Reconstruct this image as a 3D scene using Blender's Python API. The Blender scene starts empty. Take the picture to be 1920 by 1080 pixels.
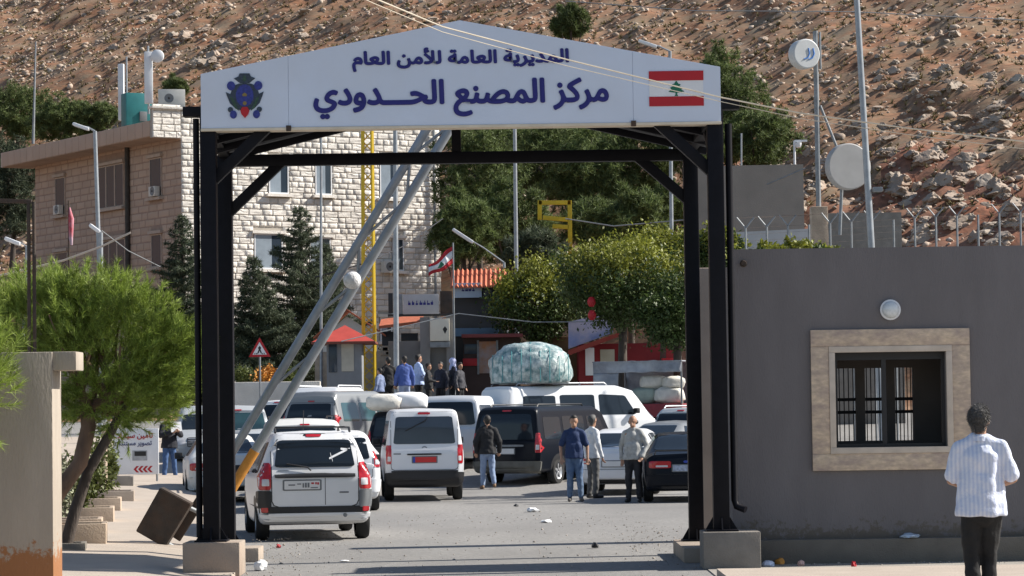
import bpy, bmesh, math, random
import numpy as np
from mathutils import Vector, Matrix, noise
from mathutils.bvhtree import BVHTree
R = math.radians
rng = np.random.default_rng(7); random.seed(7)
scene = bpy.context.scene
COL = scene.collection
# ---------------------------------------------------------------- camera
FPX = 5200.0                      # focal length in pixels of the 1920 wide photograph
PITCH = math.atan(230 / FPX); ROLL = R(0.8); CAMH = 1.9
_f = Vector((0, math.cos(PITCH), math.sin(PITCH))); _r0 = Vector((1, 0, 0)); _u0 = Vector((0, -math.sin(PITCH), math.cos(PITCH)))
_r = _r0 * math.cos(ROLL) - _u0 * math.sin(ROLL); _u = _r0 * math.sin(ROLL) + _u0 * math.cos(ROLL)
cd = bpy.data.cameras.new('camera'); cam = bpy.data.objects.new('camera', cd); COL.objects.link(cam)
cd.sensor_width = 36; cd.lens = FPX / 1920 * 36; cd.clip_start = .5; cd.clip_end = 3000
mm = Matrix((_r, _u, -_f)).transposed().to_4x4(); mm.translation = (0, 0, CAMH); cam.matrix_world = mm
scene.camera = cam
# ---------------------------------------------------------------- sky, sun, exposure
SUN_EL = R(38); SUN_AZ = R(9)     # from the right (+X), a little behind the gate
sd = Vector((math.cos(SUN_AZ) * math.cos(SUN_EL), math.sin(SUN_AZ) * math.cos(SUN_EL), math.sin(SUN_EL)))
w = bpy.data.worlds.new('World'); scene.world = w; w.use_nodes = True
nt = w.node_tree; bg = nt.nodes['Background']; sky = nt.nodes.new('ShaderNodeTexSky'); sky.sky_type = 'NISHITA'
sky.sun_disc = False; sky.sun_elevation = SUN_EL; sky.sun_rotation = math.atan2(sd.x, sd.y)
sky.air_density = 1.0; sky.dust_density = .7; nt.links.new(sky.outputs[0], bg.inputs[0]); bg.inputs[1].default_value = .08
sl = bpy.data.lights.new('sun', 'SUN'); sl.energy = 5.0; sl.angle = R(.5); sl.color = (1, .94, .85)
so = bpy.data.objects.new('sun', sl); COL.objects.link(so); so.rotation_euler = sd.to_track_quat('Z', 'Y').to_euler(); so.location = (30, 0, 40)
vs = scene.view_settings; vs.view_transform = 'Standard'; vs.look = 'None'; vs.gamma = 1; vs.exposure = 0.75; vs.use_curve_mapping = False
scene.cycles.max_bounces = 6; scene.cycles.transparent_max_bounces = 6

def P(px, py, D):
    """world point on the ray through photograph pixel (px, py) at distance Y = D"""
    d = _f + _r * ((px - 960) / FPX) + _u * ((540 - py) / FPX)
    return Vector((0, 0, CAMH)) + d * (D / d.y)
def terr(x, y):
    t = max(0.0, y - 66.0); return .05 * min(t, 36)
# ---------------------------------------------------------------- materials
MATS = {}
def mat(n, col, rough=.6, var=.12, scale=4, bump=0, bscale=30, metal=0, spec=.4, stretch=None, col2=None, c2scale=1.2, c2amt=.5, island=0, trans=0):
    if n in MATS: return MATS[n]
    m = bpy.data.materials.new(n); m.use_nodes = True; t = m.node_tree; b = t.nodes['Principled BSDF']; L = t.links.new
    b.inputs['Roughness'].default_value = rough; b.inputs['Metallic'].default_value = metal; b.inputs['Specular IOR Level'].default_value = spec
    geo = t.nodes.new('ShaderNodeNewGeometry'); src = geo.outputs['Position']
    if stretch:
        mp = t.nodes.new('ShaderNodeMapping'); mp.inputs['Scale'].default_value = stretch; L(src, mp.inputs[0]); src = mp.outputs[0]
    c = list(col) + [1]
    out = None
    if var:
        nz = t.nodes.new('ShaderNodeTexNoise'); nz.inputs['Scale'].default_value = scale; nz.inputs['Detail'].default_value = 6; L(src, nz.inputs['Vector'])
        rp = t.nodes.new('ShaderNodeValToRGB'); e = rp.color_ramp.elements
        e[0].position = .3; e[1].position = .7
        e[0].color = [x * (1 - var) for x in col] + [1]; e[1].color = [min(1, x * (1 + var)) for x in col] + [1]
        L(nz.outputs[0], rp.inputs[0]); out = rp.outputs[0]
    if col2:
        n2 = t.nodes.new('ShaderNodeTexNoise'); n2.inputs['Scale'].default_value = c2scale; n2.inputs['Detail'].default_value = 8; n2.inputs['Roughness'].default_value = .65; L(src, n2.inputs['Vector'])
        r2 = t.nodes.new('ShaderNodeValToRGB'); r2.color_ramp.elements[0].position = .5 - .12; r2.color_ramp.elements[1].position = .5 + .16
        r2.color_ramp.elements[1].color = (c2amt,) * 3 + (1,); L(n2.outputs[0], r2.inputs[0])
        mx = t.nodes.new('ShaderNodeMix'); mx.data_type = 'RGBA'; L(r2.outputs[0], mx.inputs[0])
        if out: L(out, mx.inputs[6])
        else: mx.inputs[6].default_value = c
        mx.inputs[7].default_value = list(col2) + [1]; out = mx.outputs[2]
    if island:
        hs = t.nodes.new('ShaderNodeHueSaturation'); mr = t.nodes.new('ShaderNodeMapRange'); L(geo.outputs['Random Per Island'], mr.inputs[0])
        mr.inputs[3].default_value = 1 - island; mr.inputs[4].default_value = 1 + island; L(mr.outputs[0], hs.inputs['Value'])
        if out: L(out, hs.inputs['Color'])
        else: hs.inputs['Color'].default_value = c
        out = hs.outputs[0]
    if out: L(out, b.inputs['Base Color'])
    else: b.inputs['Base Color'].default_value = c
    if bump:
        nb = t.nodes.new('ShaderNodeTexNoise'); nb.inputs['Scale'].default_value = bscale; nb.inputs['Detail'].default_value = 6; L(src, nb.inputs['Vector'])
        bp = t.nodes.new('ShaderNodeBump'); bp.inputs['Strength'].default_value = min(1, bump); bp.inputs['Distance'].default_value = .02; L(nb.outputs[0], bp.inputs['Height']); L(bp.outputs[0], b.inputs['Normal'])
    if trans:
        tr = t.nodes.new('ShaderNodeBsdfTranslucent'); ms = t.nodes.new('ShaderNodeMixShader'); ms.inputs[0].default_value = trans
        if out: L(out, tr.inputs[0])
        else: tr.inputs[0].default_value = c
        L(b.outputs[0], ms.inputs[1]); L(tr.outputs[0], ms.inputs[2]); L(ms.outputs[0], t.nodes['Material Output'].inputs[0])
    MATS[n] = m; return m
asphalt = mat('asphalt', (.24, .232, .22), .9, .16, 14, .6, 60, col2=(.165, .16, .155), c2scale=.3, c2amt=.75, stretch=(1, .35, 1))
paving = mat('paving', (.42, .36, .30), .9, .08, 2.5, .4, 40, col2=(.36, .30, .25), c2scale=.6, c2amt=.6)
concrete = mat('concrete', (.22, .20, .18), .85, .13, 5, .4, 45, col2=(.15, .13, .11), c2scale=1.6, c2amt=.5)
concrete_rust = mat('concrete_warm', (.34, .29, .24), .85, .15, 4, .4, 45, col2=(.25, .13, .07), c2scale=1.0, c2amt=.35)
boothwall = mat('booth_plaster', (.165, .152, .155), .85, .09, 2.5, .35, 70, col2=(.132, .121, .123), c2scale=.9, c2amt=.7, stretch=(1, 1, .3))
plinth_m = mat('plinth_concrete', (.15, .135, .115), .9, .12, 4, .4, 50)
travert = mat('travertine', (.60, .47, .34), .6, .22, 14, .15, 60, col2=(.36, .275, .24), c2scale=6, c2amt=.9, stretch=(.8, 1, 1.6))
blacksteel = mat('black_paint', (.006, .006, .009), .55, .2, 8, 0, spec=.15)
signwhite = mat('sign_sheet', (.60, .665, .79), .45, .03, 1.5, 0, col2=(.55, .57, .62), c2scale=.8, c2amt=.4)
cream = mat('cream_trim', (.62, .55, .44), .6, .1, 6)
navy = mat('navy_letter', (.018, .018, .17), .5, 0)
redp = mat('red_paint', (.42, .012, .02), .5, .06, 5)
greenp = mat('green_paint', (.01, .14, .08), .5, 0)
whitep = mat('white_paint', (.72, .73, .75), .5, .05, 4)
silver = mat('galvanised', (.30, .32, .345), .42, .15, 6, metal=.3)
silver_d = mat('galvanised_dull', (.22, .235, .25), .55, .18, 6, metal=.2)
rust = mat('rusty_steel', (.045, .037, .032), .8, .25, 7, .3, 60, col2=(.09, .05, .03), c2scale=4, c2amt=.6)
orange = mat('orange_paint', (.55, .24, .04), .6, .2, 9)
yellow = mat('yellow_paint', (.62, .42, .02), .5, .12, 4)
stone_w = mat('limestone', (.70, .665, .61), .85, .10, 2.2, .8, 18, col2=(.45, .40, .34), c2scale=.9, c2amt=.35, island=.22)
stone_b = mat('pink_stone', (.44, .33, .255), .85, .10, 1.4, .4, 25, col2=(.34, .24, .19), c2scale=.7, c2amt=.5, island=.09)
mortar = mat('mortar', (.40, .36, .31), .95, .1, 5)
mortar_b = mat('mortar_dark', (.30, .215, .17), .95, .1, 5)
rubble = mat('rubble_stone', (.42, .33, .25), .9, .25, 3, .6, 20, island=.25)
glass = mat('dark_glass', (.014, .02, .028), .08, 0, spec=.35)
glass_b = mat('window_glass', (.035, .05, .07), .12, 0, spec=.3)
tile = mat('roof_tile', (.42, .12, .06), .8, .2, 6, .3, 30, island=.2)
hillearth = mat('hill_earth', (.235, .108, .055), .95, .5, 5, 1., 7, col2=(.235, .18, .12), c2scale=.8, c2amt=.9, stretch=(.5, 1, 1))
bankearth = mat('bank_earth', (.23, .09, .05), .95, .5, 3.5, 1., 5, col2=(.27, .17, .115), c2scale=.4, c2amt=.7)
rock_m = mat('hill_rock', (.44, .37, .30), .9, .25, 1.5, .8, 8, col2=(.30, .18, .12), c2scale=.8, c2amt=.6, island=.22)
drygrass = mat('dry_shrub', (.17, .135, .06), .9, .2, 2, island=.6)
bark = mat('pine_bark', (.17, .105, .07), .95, .25, 9, .8, 30, stretch=(1, 1, .3))
bark_d = mat('dark_bark', (.075, .06, .05), .95, .25, 9, .8, 30, stretch=(1, 1, .3))
needle = mat('pine_needles', (.235, .31, .055), .6, .25, 2.2, island=.45, trans=.25)
needle_f = mat('far_pine', (.115, .15, .05), .7, .3, .5, island=.5, trans=.3)
fir_m = mat('fir_needles', (.075, .095, .055), .7, .2, .8, island=.5, trans=.25)
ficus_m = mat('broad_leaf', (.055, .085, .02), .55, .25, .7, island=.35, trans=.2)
ficus_lit = mat('sunlit_top_leaf', (.20, .215, .03), .55, .25, .7, island=.35, trans=.3)  # sunlight on the crown tops, put into a lighter yellow green leaf colour
shrub_m = mat('shrub_leaf', (.10, .12, .03), .6, .2, 2, island=.4, trans=.2)
rubber = mat('rubber', (.018, .018, .018), .85, .1, 9)
blackpl = mat('black_plastic', (.02, .02, .022), .5, .05, 9)
greypl = mat('grey_plastic', (.16, .17, .18), .5, .05, 9)
alloy = mat('alloy', (.42, .43, .45), .35, .05, 9, metal=.6)
taillight = mat('red_lens', (.40, .012, .02), .15, .1, 30, spec=.7)
lenswhite = mat('clear_lens', (.55, .55, .57), .12, .05, 30, spec=.7)
plate_w = mat('plate_white', (.68, .68, .68), .45, .03, 5)
plate_r = mat('plate_red', (.55, .03, .03), .45, .03, 5)
plate_b = mat('plate_blue', (.03, .06, .35), .45, 0)
def stain(m, z0, z1, col):
    '''rusty splash mark low on a concrete face: ragged upper edge, world height z0..z1'''
    t = m.node_tree; b = t.nodes['Principled BSDF']; L = t.links.new; src = b.inputs['Base Color'].links[0].from_socket
    g = t.nodes.new('ShaderNodeNewGeometry'); sp = t.nodes.new('ShaderNodeSeparateXYZ'); L(g.outputs['Position'], sp.inputs[0]); n = t.nodes.new('ShaderNodeTexNoise'); n.inputs['Scale'].default_value = 9; n.inputs['Detail'].default_value = 8; n.inputs['Roughness'].default_value = .75; L(g.outputs['Position'], n.inputs['Vector'])
    a = t.nodes.new('ShaderNodeMapRange'); L(sp.outputs[2], a.inputs[0]); a.inputs[1].default_value = z0; a.inputs[2].default_value = z1; a.inputs[3].default_value = .75; a.inputs[4].default_value = .25
    s = t.nodes.new('ShaderNodeMath'); s.operation = 'SUBTRACT'; L(a.outputs[0], s.inputs[0]); L(n.outputs[0], s.inputs[1]); r = t.nodes.new('ShaderNodeMapRange'); L(s.outputs[0], r.inputs[0]); r.inputs[1].default_value = -.02; r.inputs[2].default_value = .06
    x = t.nodes.new('ShaderNodeMix'); x.data_type = 'RGBA'; L(r.outputs[0], x.inputs[0]); L(src, x.inputs[6]); x.inputs[7].default_value = list(col) + [1]; L(x.outputs[2], b.inputs['Base Color'])
# ---------------------------------------------------------------- mesh helpers
def empty(name, loc=(0, 0, 0), rz=0, label=None, cat=None, group=None, kind=None):
    o = bpy.data.objects.new(name, None); COL.objects.link(o); o.location = loc; o.rotation_euler = (0, 0, rz); o.empty_display_size = .2
    return tag(o, label, cat, group, kind)
def tag(o, label=None, cat=None, group=None, kind=None):
    if label: o['label'] = label
    if cat: o['category'] = cat
    if group: o['group'] = group
    if kind: o['kind'] = kind
    return o
def link(name, me, m=None, parent=None, smooth=False, angle=None):
    o = bpy.data.objects.new(name, me); COL.objects.link(o)
    if m is not None and not me.materials: me.materials.append(m)
    if parent: o.parent = parent
    if smooth or angle:
        me.polygons.foreach_set('use_smooth', [True] * len(me.polygons))
        if angle: me.set_sharp_from_angle(angle=R(angle))
    return o
def mk(name, v, f, m, parent=None, smooth=False, angle=None):
    me = bpy.data.meshes.new(name); me.from_pydata([tuple(x) for x in v], [], f); me.update()
    return link(name, me, m, parent, smooth, angle)
def mkn(name, v, f, m, parent=None, smooth=False):
    """fast: numpy verts (N,3), faces (M,k)"""
    me = bpy.data.meshes.new(name); v = np.asarray(v, np.float32); f = np.asarray(f, np.int32); k = f.shape[1]
    me.vertices.add(len(v)); me.vertices.foreach_set('co', v.ravel())
    me.loops.add(f.size); me.loops.foreach_set('vertex_index', f.ravel())
    me.polygons.add(len(f)); me.polygons.foreach_set('loop_start', np.arange(0, f.size, k, dtype=np.int32))
    me.polygons.foreach_set('loop_total', np.full(len(f), k, np.int32)); me.update(); me.validate()
    return link(name, me, m, parent, smooth)
def bm_obj(name, bm, m, parent=None, smooth=False, angle=None):
    me = bpy.data.meshes.new(name); bm.normal_update(); bm.to_mesh(me); bm.free(); return link(name, me, m, parent, smooth, angle)
def box(name, b, m, parent=None, bev=.0, rot=None, loc=None):
    x0, x1, y0, y1, z0, z1 = b
    bm = bmesh.new(); bmesh.ops.create_cube(bm, size=1)
    bmesh.ops.scale(bm, vec=(x1 - x0, y1 - y0, z1 - z0), verts=bm.verts); bmesh.ops.translate(bm, vec=((x0 + x1) / 2, (y0 + y1) / 2, (z0 + z1) / 2), verts=bm.verts)
    if bev: bmesh.ops.bevel(bm, geom=bm.edges[:], offset=bev, segments=2, affect='EDGES', profile=.6)
    o = bm_obj(name, bm, m, parent, angle=40)
    if rot: o.rotation_euler = rot
    if loc: o.location = loc
    return o
def prism(name, poly, y0, y1, m, parent=None, axis='y', bev=0):
    """polygon in XZ (axis y), YZ (axis x) or XY (axis z), extruded"""
    def pt(a, b, c): return {'y': (a, c, b), 'x': (c, a, b), 'z': (a, b, c)}[axis]
    n = len(poly); v = [pt(a, b, y0) for a, b in poly] + [pt(a, b, y1) for a, b in poly]
    f = [list(range(n)), list(range(2 * n - 1, n - 1, -1))] + [[i, (i + 1) % n, n + (i + 1) % n, n + i] for i in range(n)]
    bm = bmesh.new(); bv = [bm.verts.new(x) for x in v]
    for q in f: bm.faces.new([bv[i] for i in q])
    bmesh.ops.recalc_face_normals(bm, faces=bm.faces)
    if bev: bmesh.ops.bevel(bm, geom=bm.edges[:], offset=bev, segments=2, affect='EDGES')
    return bm_obj(name, bm, m, parent, angle=40)
def tube_data(pts, rad, n=8, cap=True):
    pts = [Vector(p) for p in pts]; rs = rad if isinstance(rad, (list, tuple)) else [rad] * len(pts)
    v = []; f = []; prev = None
    for i, p in enumerate(pts):
        d = (pts[min(i + 1, len(pts) - 1)] - pts[max(i - 1, 0)]).normalized()
        a = prev - d * prev.dot(d) if prev is not None else (Vector((0, 0, 1)) if abs(d.z) < .9 else Vector((1, 0, 0))).cross(d)
        a.normalize(); b = d.cross(a); prev = a
        for k in range(n):
            t = 2 * math.pi * k / n; v.append(p + (a * math.cos(t) + b * math.sin(t)) * rs[i])
    for i in range(len(pts) - 1):
        for k in range(n): f.append([i * n + k, i * n + (k + 1) % n, (i + 1) * n + (k + 1) % n, (i + 1) * n + k])
    if cap: f.append(list(range(n))[::-1]); f.append(list(range((len(pts) - 1) * n, len(pts) * n)))
    return v, f
def tube(name, pts, rad, m, parent=None, n=8):
    v, f = tube_data(pts, rad, n); return mk(name, v, f, m, parent, angle=50)
def beam(name, a, b, w, m, parent=None, bev=.004):
    """square bar from a to b"""
    a = Vector(a); b = Vector(b); d = b - a; L = d.length
    o = box(name, (-w / 2, w / 2, -w / 2, w / 2, 0, L), m, parent, bev); o.location = a; o.rotation_euler = d.to_track_quat('Z', 'Y').to_euler(); return o
def lathe(name, prof, m, parent=None, n=24, axis='z', loc=(0, 0, 0)):
    v = []; f = []; k = len(prof)
    for i in range(n):
        t = 2 * math.pi * i / n; c, s = math.cos(t), math.sin(t)
        for r, z in prof: v.append({'z': (r * c, r * s, z), 'x': (z, r * c, r * s), 'y': (r * c, z, r * s)}[axis])
    for i in range(n):
        for j in range(k - 1): f.append([i * k + j, ((i + 1) % n) * k + j, ((i + 1) % n) * k + j + 1, i * k + j + 1])
    bm = bmesh.new(); bv = [bm.verts.new(x) for x in v]
    for q in f:
        try: bm.faces.new([bv[i] for i in q])
        except ValueError: pass
    bmesh.ops.remove_doubles(bm, verts=bm.verts, dist=1e-5); bmesh.ops.recalc_face_normals(bm, faces=bm.faces)
    o = bm_obj(name, bm, m, parent, angle=45); o.location = loc; return o
# arabic shaping: (isolated, final, initial, medial)
_A = {'ا': (0xFE8D, 0xFE8E), 'أ': (0xFE83, 0xFE84), 'ة': (0xFE93, 0xFE94), 'ت': (0xFE95, 0xFE96, 0xFE97, 0xFE98), 'ح': (0xFEA1, 0xFEA2, 0xFEA3, 0xFEA4), 'د': (0xFEA9, 0xFEAA),
      'ر': (0xFEAD, 0xFEAE), 'ز': (0xFEAF, 0xFEB0), 'س': (0xFEB1, 0xFEB2, 0xFEB3, 0xFEB4), 'ص': (0xFEB9, 0xFEBA, 0xFEBB, 0xFEBC), 'ع': (0xFEC9, 0xFECA, 0xFECB, 0xFECC), 'ك': (0xFED9, 0xFEDA, 0xFEDB, 0xFEDC),
      'ل': (0xFEDD, 0xFEDE, 0xFEDF, 0xFEE0), 'م': (0xFEE1, 0xFEE2, 0xFEE3, 0xFEE4), 'ن': (0xFEE5, 0xFEE6, 0xFEE7, 0xFEE8), 'و': (0xFEED, 0xFEEE), 'ي': (0xFEF1, 0xFEF2, 0xFEF3, 0xFEF4), 'ـ': (0x640, 0x640, 0x640, 0x640), 'L': (0xFEF7, 0xFEF8)}
def shape_ar(s):
    s = s.replace('لأ', 'L'); out = []
    for i, c in enumerate(s):
        if c not in _A: out.append(c); continue
        pj = i > 0 and s[i - 1] in _A and len(_A[s[i - 1]]) == 4
        nj = i + 1 < len(s) and s[i + 1] in _A and len(_A[c]) == 4
        t = _A[c]; out.append(chr(t[3] if pj and nj else t[1] if pj else t[2] if nj else t[0]))
    return ''.join(reversed(out))
def text(name, s, x0, x1, z0, z1, y, m, parent, bold=.02, arabic=True, depth=.004):
    """flat lettering fitted to the rectangle x0..x1, z0..z1 on the plane facing -Y at y"""
    c = bpy.data.curves.new('lettering', 'FONT'); c.body = shape_ar(s) if arabic else s; c.size = 1; c.extrude = .02; c.resolution_u = 3
    o = bpy.data.objects.new('lettering', c); COL.objects.link(o); bpy.context.view_layer.update()
    me = bpy.data.meshes.new_from_object(o.evaluated_get(bpy.context.evaluated_depsgraph_get())); bpy.data.objects.remove(o)
    co = np.zeros(len(me.vertices) * 3, np.float32); me.vertices.foreach_get('co', co); co = co.reshape(-1, 3)
    mn, mx = co.min(0), co.max(0); q = np.empty_like(co)
    q[:, 0] = x0 + (co[:, 0] - mn[0]) / (mx[0] - mn[0]) * (x1 - x0); q[:, 2] = z0 + (co[:, 1] - mn[1]) / (mx[1] - mn[1]) * (z1 - z0)
    q[:, 1] = y - np.where(co[:, 2] > 0, depth, -.002)
    me.calc_loop_triangles(); tf = np.zeros(len(me.loop_triangles) * 3, np.int32); me.loop_triangles.foreach_get('vertices', tf); tf = tf.reshape(-1, 3)
    par = list(range(len(q)))
    def find(i):
        while par[i] != i: par[i] = par[par[i]]; i = par[i]
        return i
    for ed_ in me.edges: par[find(ed_.vertices[0])] = find(ed_.vertices[1])
    ids = {}; off = np.array([ids.setdefault(find(i), len(ids)) for i in range(len(q))]); q[:, 1] -= .00035 * (off % 4)
    r = bold * (z1 - z0) * .9; V = []; F = []; n_c = 8 if bold else 1      # heavier strokes: copies nudged round a small circle, each a hair prouder
    for k in range(n_c):
        c = q.copy(); c[:, 0] += r * math.cos(k * math.pi / 4); c[:, 2] += r * math.sin(k * math.pi / 4); c[:, 1] -= .0014 * k * bool(bold); V.append(c); F.append(tf + k * len(q))
    bpy.data.meshes.remove(me); return mkn(name, np.concatenate(V), np.concatenate(F), m, parent)
def copy_tree(o, parent=None):
    c = o.copy(); COL.objects.link(c); c.parent = parent
    for ch in o.children: copy_tree(ch, c)
    return c
# ================================================================= ground and hillside
def sstep(t): t = max(0., min(1., t)); return t * t * (3 - 2 * t)
def D0(x): return 118 + 50 * min(1, max(0, (26 - x) / 70)) ** 1.0
def hz(x, y):
    base = terr(0, min(y, 102)); t = y - D0(x)
    if t < -12: return base
    if t < 0: return base + (8.8 - base) * sstep((t + 12) / 12)
    z = 8.8 + .43 * t
    if t > 150: z -= (t - 150) ** 2 * .0012
    return z
def fbm(x, y, s, o=4): return noise.fractal(Vector((x / s, y / s, 3.7)), .9, 2.1, o)
def hill(x, y):
    z = hz(x, y); t = y - D0(x)
    if t > -6:
        k = min(1, (t + 6) / 8)
        z += k * (.9 * fbm(x, y, 14) + .45 * fbm(x + 40, y, 3.2, 3) + .22 * fbm(x, y + 60, 1.3, 2))
        if x > 8 and t < 16: z += 1.1 * k * abs(fbm(x, y * 1.6, 4.5, 4)) * sstep((16 - t) / 10)
    return z
def sheet(name, xs, ys, fn, m):
    X, Y = np.meshgrid(xs, ys); Z = np.array([[fn(float(a), float(b)) for a in xs] for b in ys])
    v = np.stack([X, Y, Z], -1).reshape(-1, 3); nx = len(xs); ny = len(ys)
    i = np.arange(nx * ny).reshape(ny, nx); f = np.stack([i[:-1, :-1], i[:-1, 1:], i[1:, 1:], i[1:, :-1]], -1).reshape(-1, 4)
    return mkn(name, v, f, m, smooth=True)
g = sheet('road', np.linspace(-200, 200, 41), np.concatenate([np.linspace(-120, 60, 30), np.linspace(64, 100.5, 24)]), lambda x, y: terr(x, y), asphalt)
tag(g, 'grey asphalt road running through the gate', None, kind='structure')
xs = np.unique(np.concatenate([np.linspace(-230, -45, 60), np.linspace(-45, 45, 190), np.linspace(45, 230, 60)]))
ys = np.unique(np.concatenate([np.linspace(100, 112, 10), np.linspace(112, 260, 260), np.linspace(262, 480, 40)]))
h = sheet('hillside', xs, ys, hill, hillearth); tag(h, 'stony red brown hillside rising behind the border post', None, kind='structure')
h.data.materials.append(bankearth)
pc = np.zeros(len(h.data.polygons) * 3, np.float32); h.data.polygons.foreach_get('center', pc); pc = pc.reshape(-1, 3)
mi = np.array([1 if (c[0] > 7 + 2.5 * math.sin(c[1]) and -8 < c[1] - D0(c[0]) < 10 + 4 * math.sin(c[0] * .7)) else 0 for c in pc], np.int32); h.data.polygons.foreach_set('material_index', mi)
# left pavement beside the road (line of planters), front apron at the booth
lp = [(-3.15, 20), (-3.3, 33), (-4.6, 45), (-8.4, 72), (-10, 90), (-30, 90), (-30, 20)]
o = prism('pavement', lp, .0, .05, paving, axis='z'); tag(o, 'sunlit tan pavement left of the road', kind='structure')
for q in o.data.vertices:
    if q.co.z > .01: q.co.z = .05 + terr(0, q.co.y)
o = prism('apron', [(2.25, 31.2), (12, 31.2), (12, 33.5), (2.25, 33.5)], .0, .012, mat('apron', (.30, .28, .25), .9, .12, 3, .4, 40), axis='z'); tag(o, 'pale dusty concrete strip along the booth', kind='structure')
o = prism('kerb_pavement', [(2.25, 10), (14, 10), (14, 31.19), (2.25, 31.19)], .0, .10, paving, axis='z'); tag(o, 'raised pavement in front of the booth', kind='structure')
# rocks -----------------------------------------------------------
def rock_mesh(seed, sub):
    bm = bmesh.new(); bmesh.ops.create_icosphere(bm, subdivisions=sub, radius=.5)
    r = random.Random(seed); off = Vector((r.uniform(0, 99),) * 3)
    for v in bm.verts:
        n = v.co.normalized(); v.co *= 1 + .5 * noise.noise(n * 1.6 + off) + .30 * noise.noise(n * 3.5 + off) + .16 * noise.noise(n * 8 + off)
        v.co.x *= 1.2; v.co.z *= .75
        for ax in (Vector((.5, .3, .8)).normalized(), Vector((-.7, .5, .4)).normalized(), Vector((.1, -.9, .3)).normalized()):
            d = v.co.dot(ax) - .36
            if d > 0: v.co -= ax * d * .9
    me = bpy.data.meshes.new('boulder'); bm.to_mesh(me); bm.free(); me.materials.append(rock_m); return me
def hill_pt(px, py):
    """where the ray through a pixel meets the hillside"""
    d = _f + _r * ((px - 960) / FPX) + _u * ((540 - py) / FPX); d /= d.y
    y = 105.
    while y < 330:
        p = Vector((0, 0, CAMH)) + d * y
        if p.z < hill(p.x, p.y): return p
        y += .7
    return None
BM = [rock_mesh(i, 4) for i in range(8)]
cands = []
for (x0, x1, y0, y1, n, smin, smax) in [(1380, 1915, 290, 455, 110, .5, 1.5), (1640, 1915, 130, 300, 50, .4, 1.2), (1350, 1915, 5, 300, 70, .35, .8), (0, 840, 2, 120, 50, .5, 1.1), (300, 700, 60, 140, 20, .8, 1.6)]:
    for k in range(n):
        p = hill_pt(random.uniform(x0, x1), random.uniform(y0, y1))
        if p: cands.append((p, random.uniform(smin, smax) * .8))
for p, s in cands[:300]:
    o = bpy.data.objects.new('boulder', random.choice(BM)); COL.objects.link(o); o.parent = h
    o.location = (p.x, p.y, hill(p.x, p.y) - s * .08); o.scale = (s * random.uniform(.8, 1.3), s * random.uniform(.8, 1.2), s * random.uniform(.6, 1.1)); o.rotation_euler = (random.uniform(-.3, .3), random.uniform(-.3, .3), random.uniform(0, 6.3))
def rnd_rot(n):
    q = rng.normal(size=(n, 4)); q /= np.linalg.norm(q, axis=1)[:, None]; a, b, c, d = q.T
    return np.stack([np.stack([1 - 2 * (c * c + d * d), 2 * (b * c - a * d), 2 * (b * d + a * c)], -1), np.stack([2 * (b * c + a * d), 1 - 2 * (b * b + d * d), 2 * (c * d - a * b)], -1), np.stack([2 * (b * d - a * c), 2 * (c * d + a * b), 1 - 2 * (b * b + c * c)], -1)], 1)
def scatter(name, protos, pos, sc, m, parent, zs=.7):
    V = []; F = []; base = 0
    which = rng.integers(0, len(protos), len(pos)); Rm = rnd_rot(len(pos))
    for k, (pv, pf) in enumerate(protos):
        ii = np.where(which == k)[0]
        if not len(ii): continue
        vv = np.einsum('nij,vj->nvi', Rm[ii], pv) * sc[ii][:, None, None]; vv[:, :, 2] *= zs; vv += pos[ii][:, None, :]
        ff = pf[None] + (np.arange(len(ii)) * len(pv))[:, None, None] + base
        V.append(vv.reshape(-1, 3)); F.append(ff.reshape(-1, 3)); base += len(ii) * len(pv)
    return mkn(name, np.concatenate(V), np.concatenate(F), m, parent)
def proto(me):
    v = np.zeros(len(me.vertices) * 3, np.float32); me.vertices.foreach_get('co', v); me.calc_loop_triangles()
    f = np.zeros(len(me.loop_triangles) * 3, np.int32); me.loop_triangles.foreach_get('vertices', f); return v.reshape(-1, 3), f.reshape(-1, 3)
SP = [proto(rock_mesh(50 + i, 1)) for i in range(6)]
N = 100000
rx = rng.uniform(-62, 62, N); rt = rng.uniform(-2, 130, N) ** 1.0
ry = np.array([D0(a) for a in rx]) + rt
dens = np.array([noise.noise(Vector((a / 9, b / 6, 1.3))) + .6 * noise.noise(Vector((a / 2.5, b / 2.0, 5))) for a, b in zip(rx, ry)])
keep = dens > rng.uniform(-.9, .7, N); rx, ry = rx[keep], ry[keep]
rs = rng.lognormal(-1.75, .5, len(rx)).clip(.08, .7)
pos = np.stack([rx, ry, np.array([hill(a, b) for a, b in zip(rx, ry)]) + .05 * rs], -1)
o = scatter('scattered_stones', SP, pos, rs, rock_m, h); o['kind'] = 'stuff'
# dry tufts
def slivers(c, n_each, length, width, up=.4, spread=1.0):
    """thin triangles radiating from every centre; returns verts, tris"""
    N = len(c) * n_each; d = rng.normal(size=(N, 3)) * spread; d[:, 2] += up; d /= np.linalg.norm(d, axis=1)[:, None]
    s = np.cross(d, rng.normal(size=(N, 3))); s /= np.linalg.norm(s, axis=1)[:, None] + 1e-9
    b = np.repeat(c, n_each, 0); l = length * rng.uniform(.6, 1.2, (N, 1)); wv = width * rng.uniform(.7, 1.3, (N, 1))
    v = np.stack([b - s * wv * .5, b + s * wv * .5, b + d * l], 1).reshape(-1, 3)
    return v, np.arange(N * 3).reshape(-1, 3)
k = 26000; tx = rng.uniform(-60, 60, k); ty = np.array([D0(a) for a in tx]) + rng.uniform(0, 130, k)
tc = np.stack([tx, ty, np.array([hill(a, b) for a, b in zip(tx, ty)])], -1)
v, f = slivers(tc, 12, .30, .07, .5); o = mkn('dry_shrubs', v, f, drygrass, h); o['kind'] = 'stuff'

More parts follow.
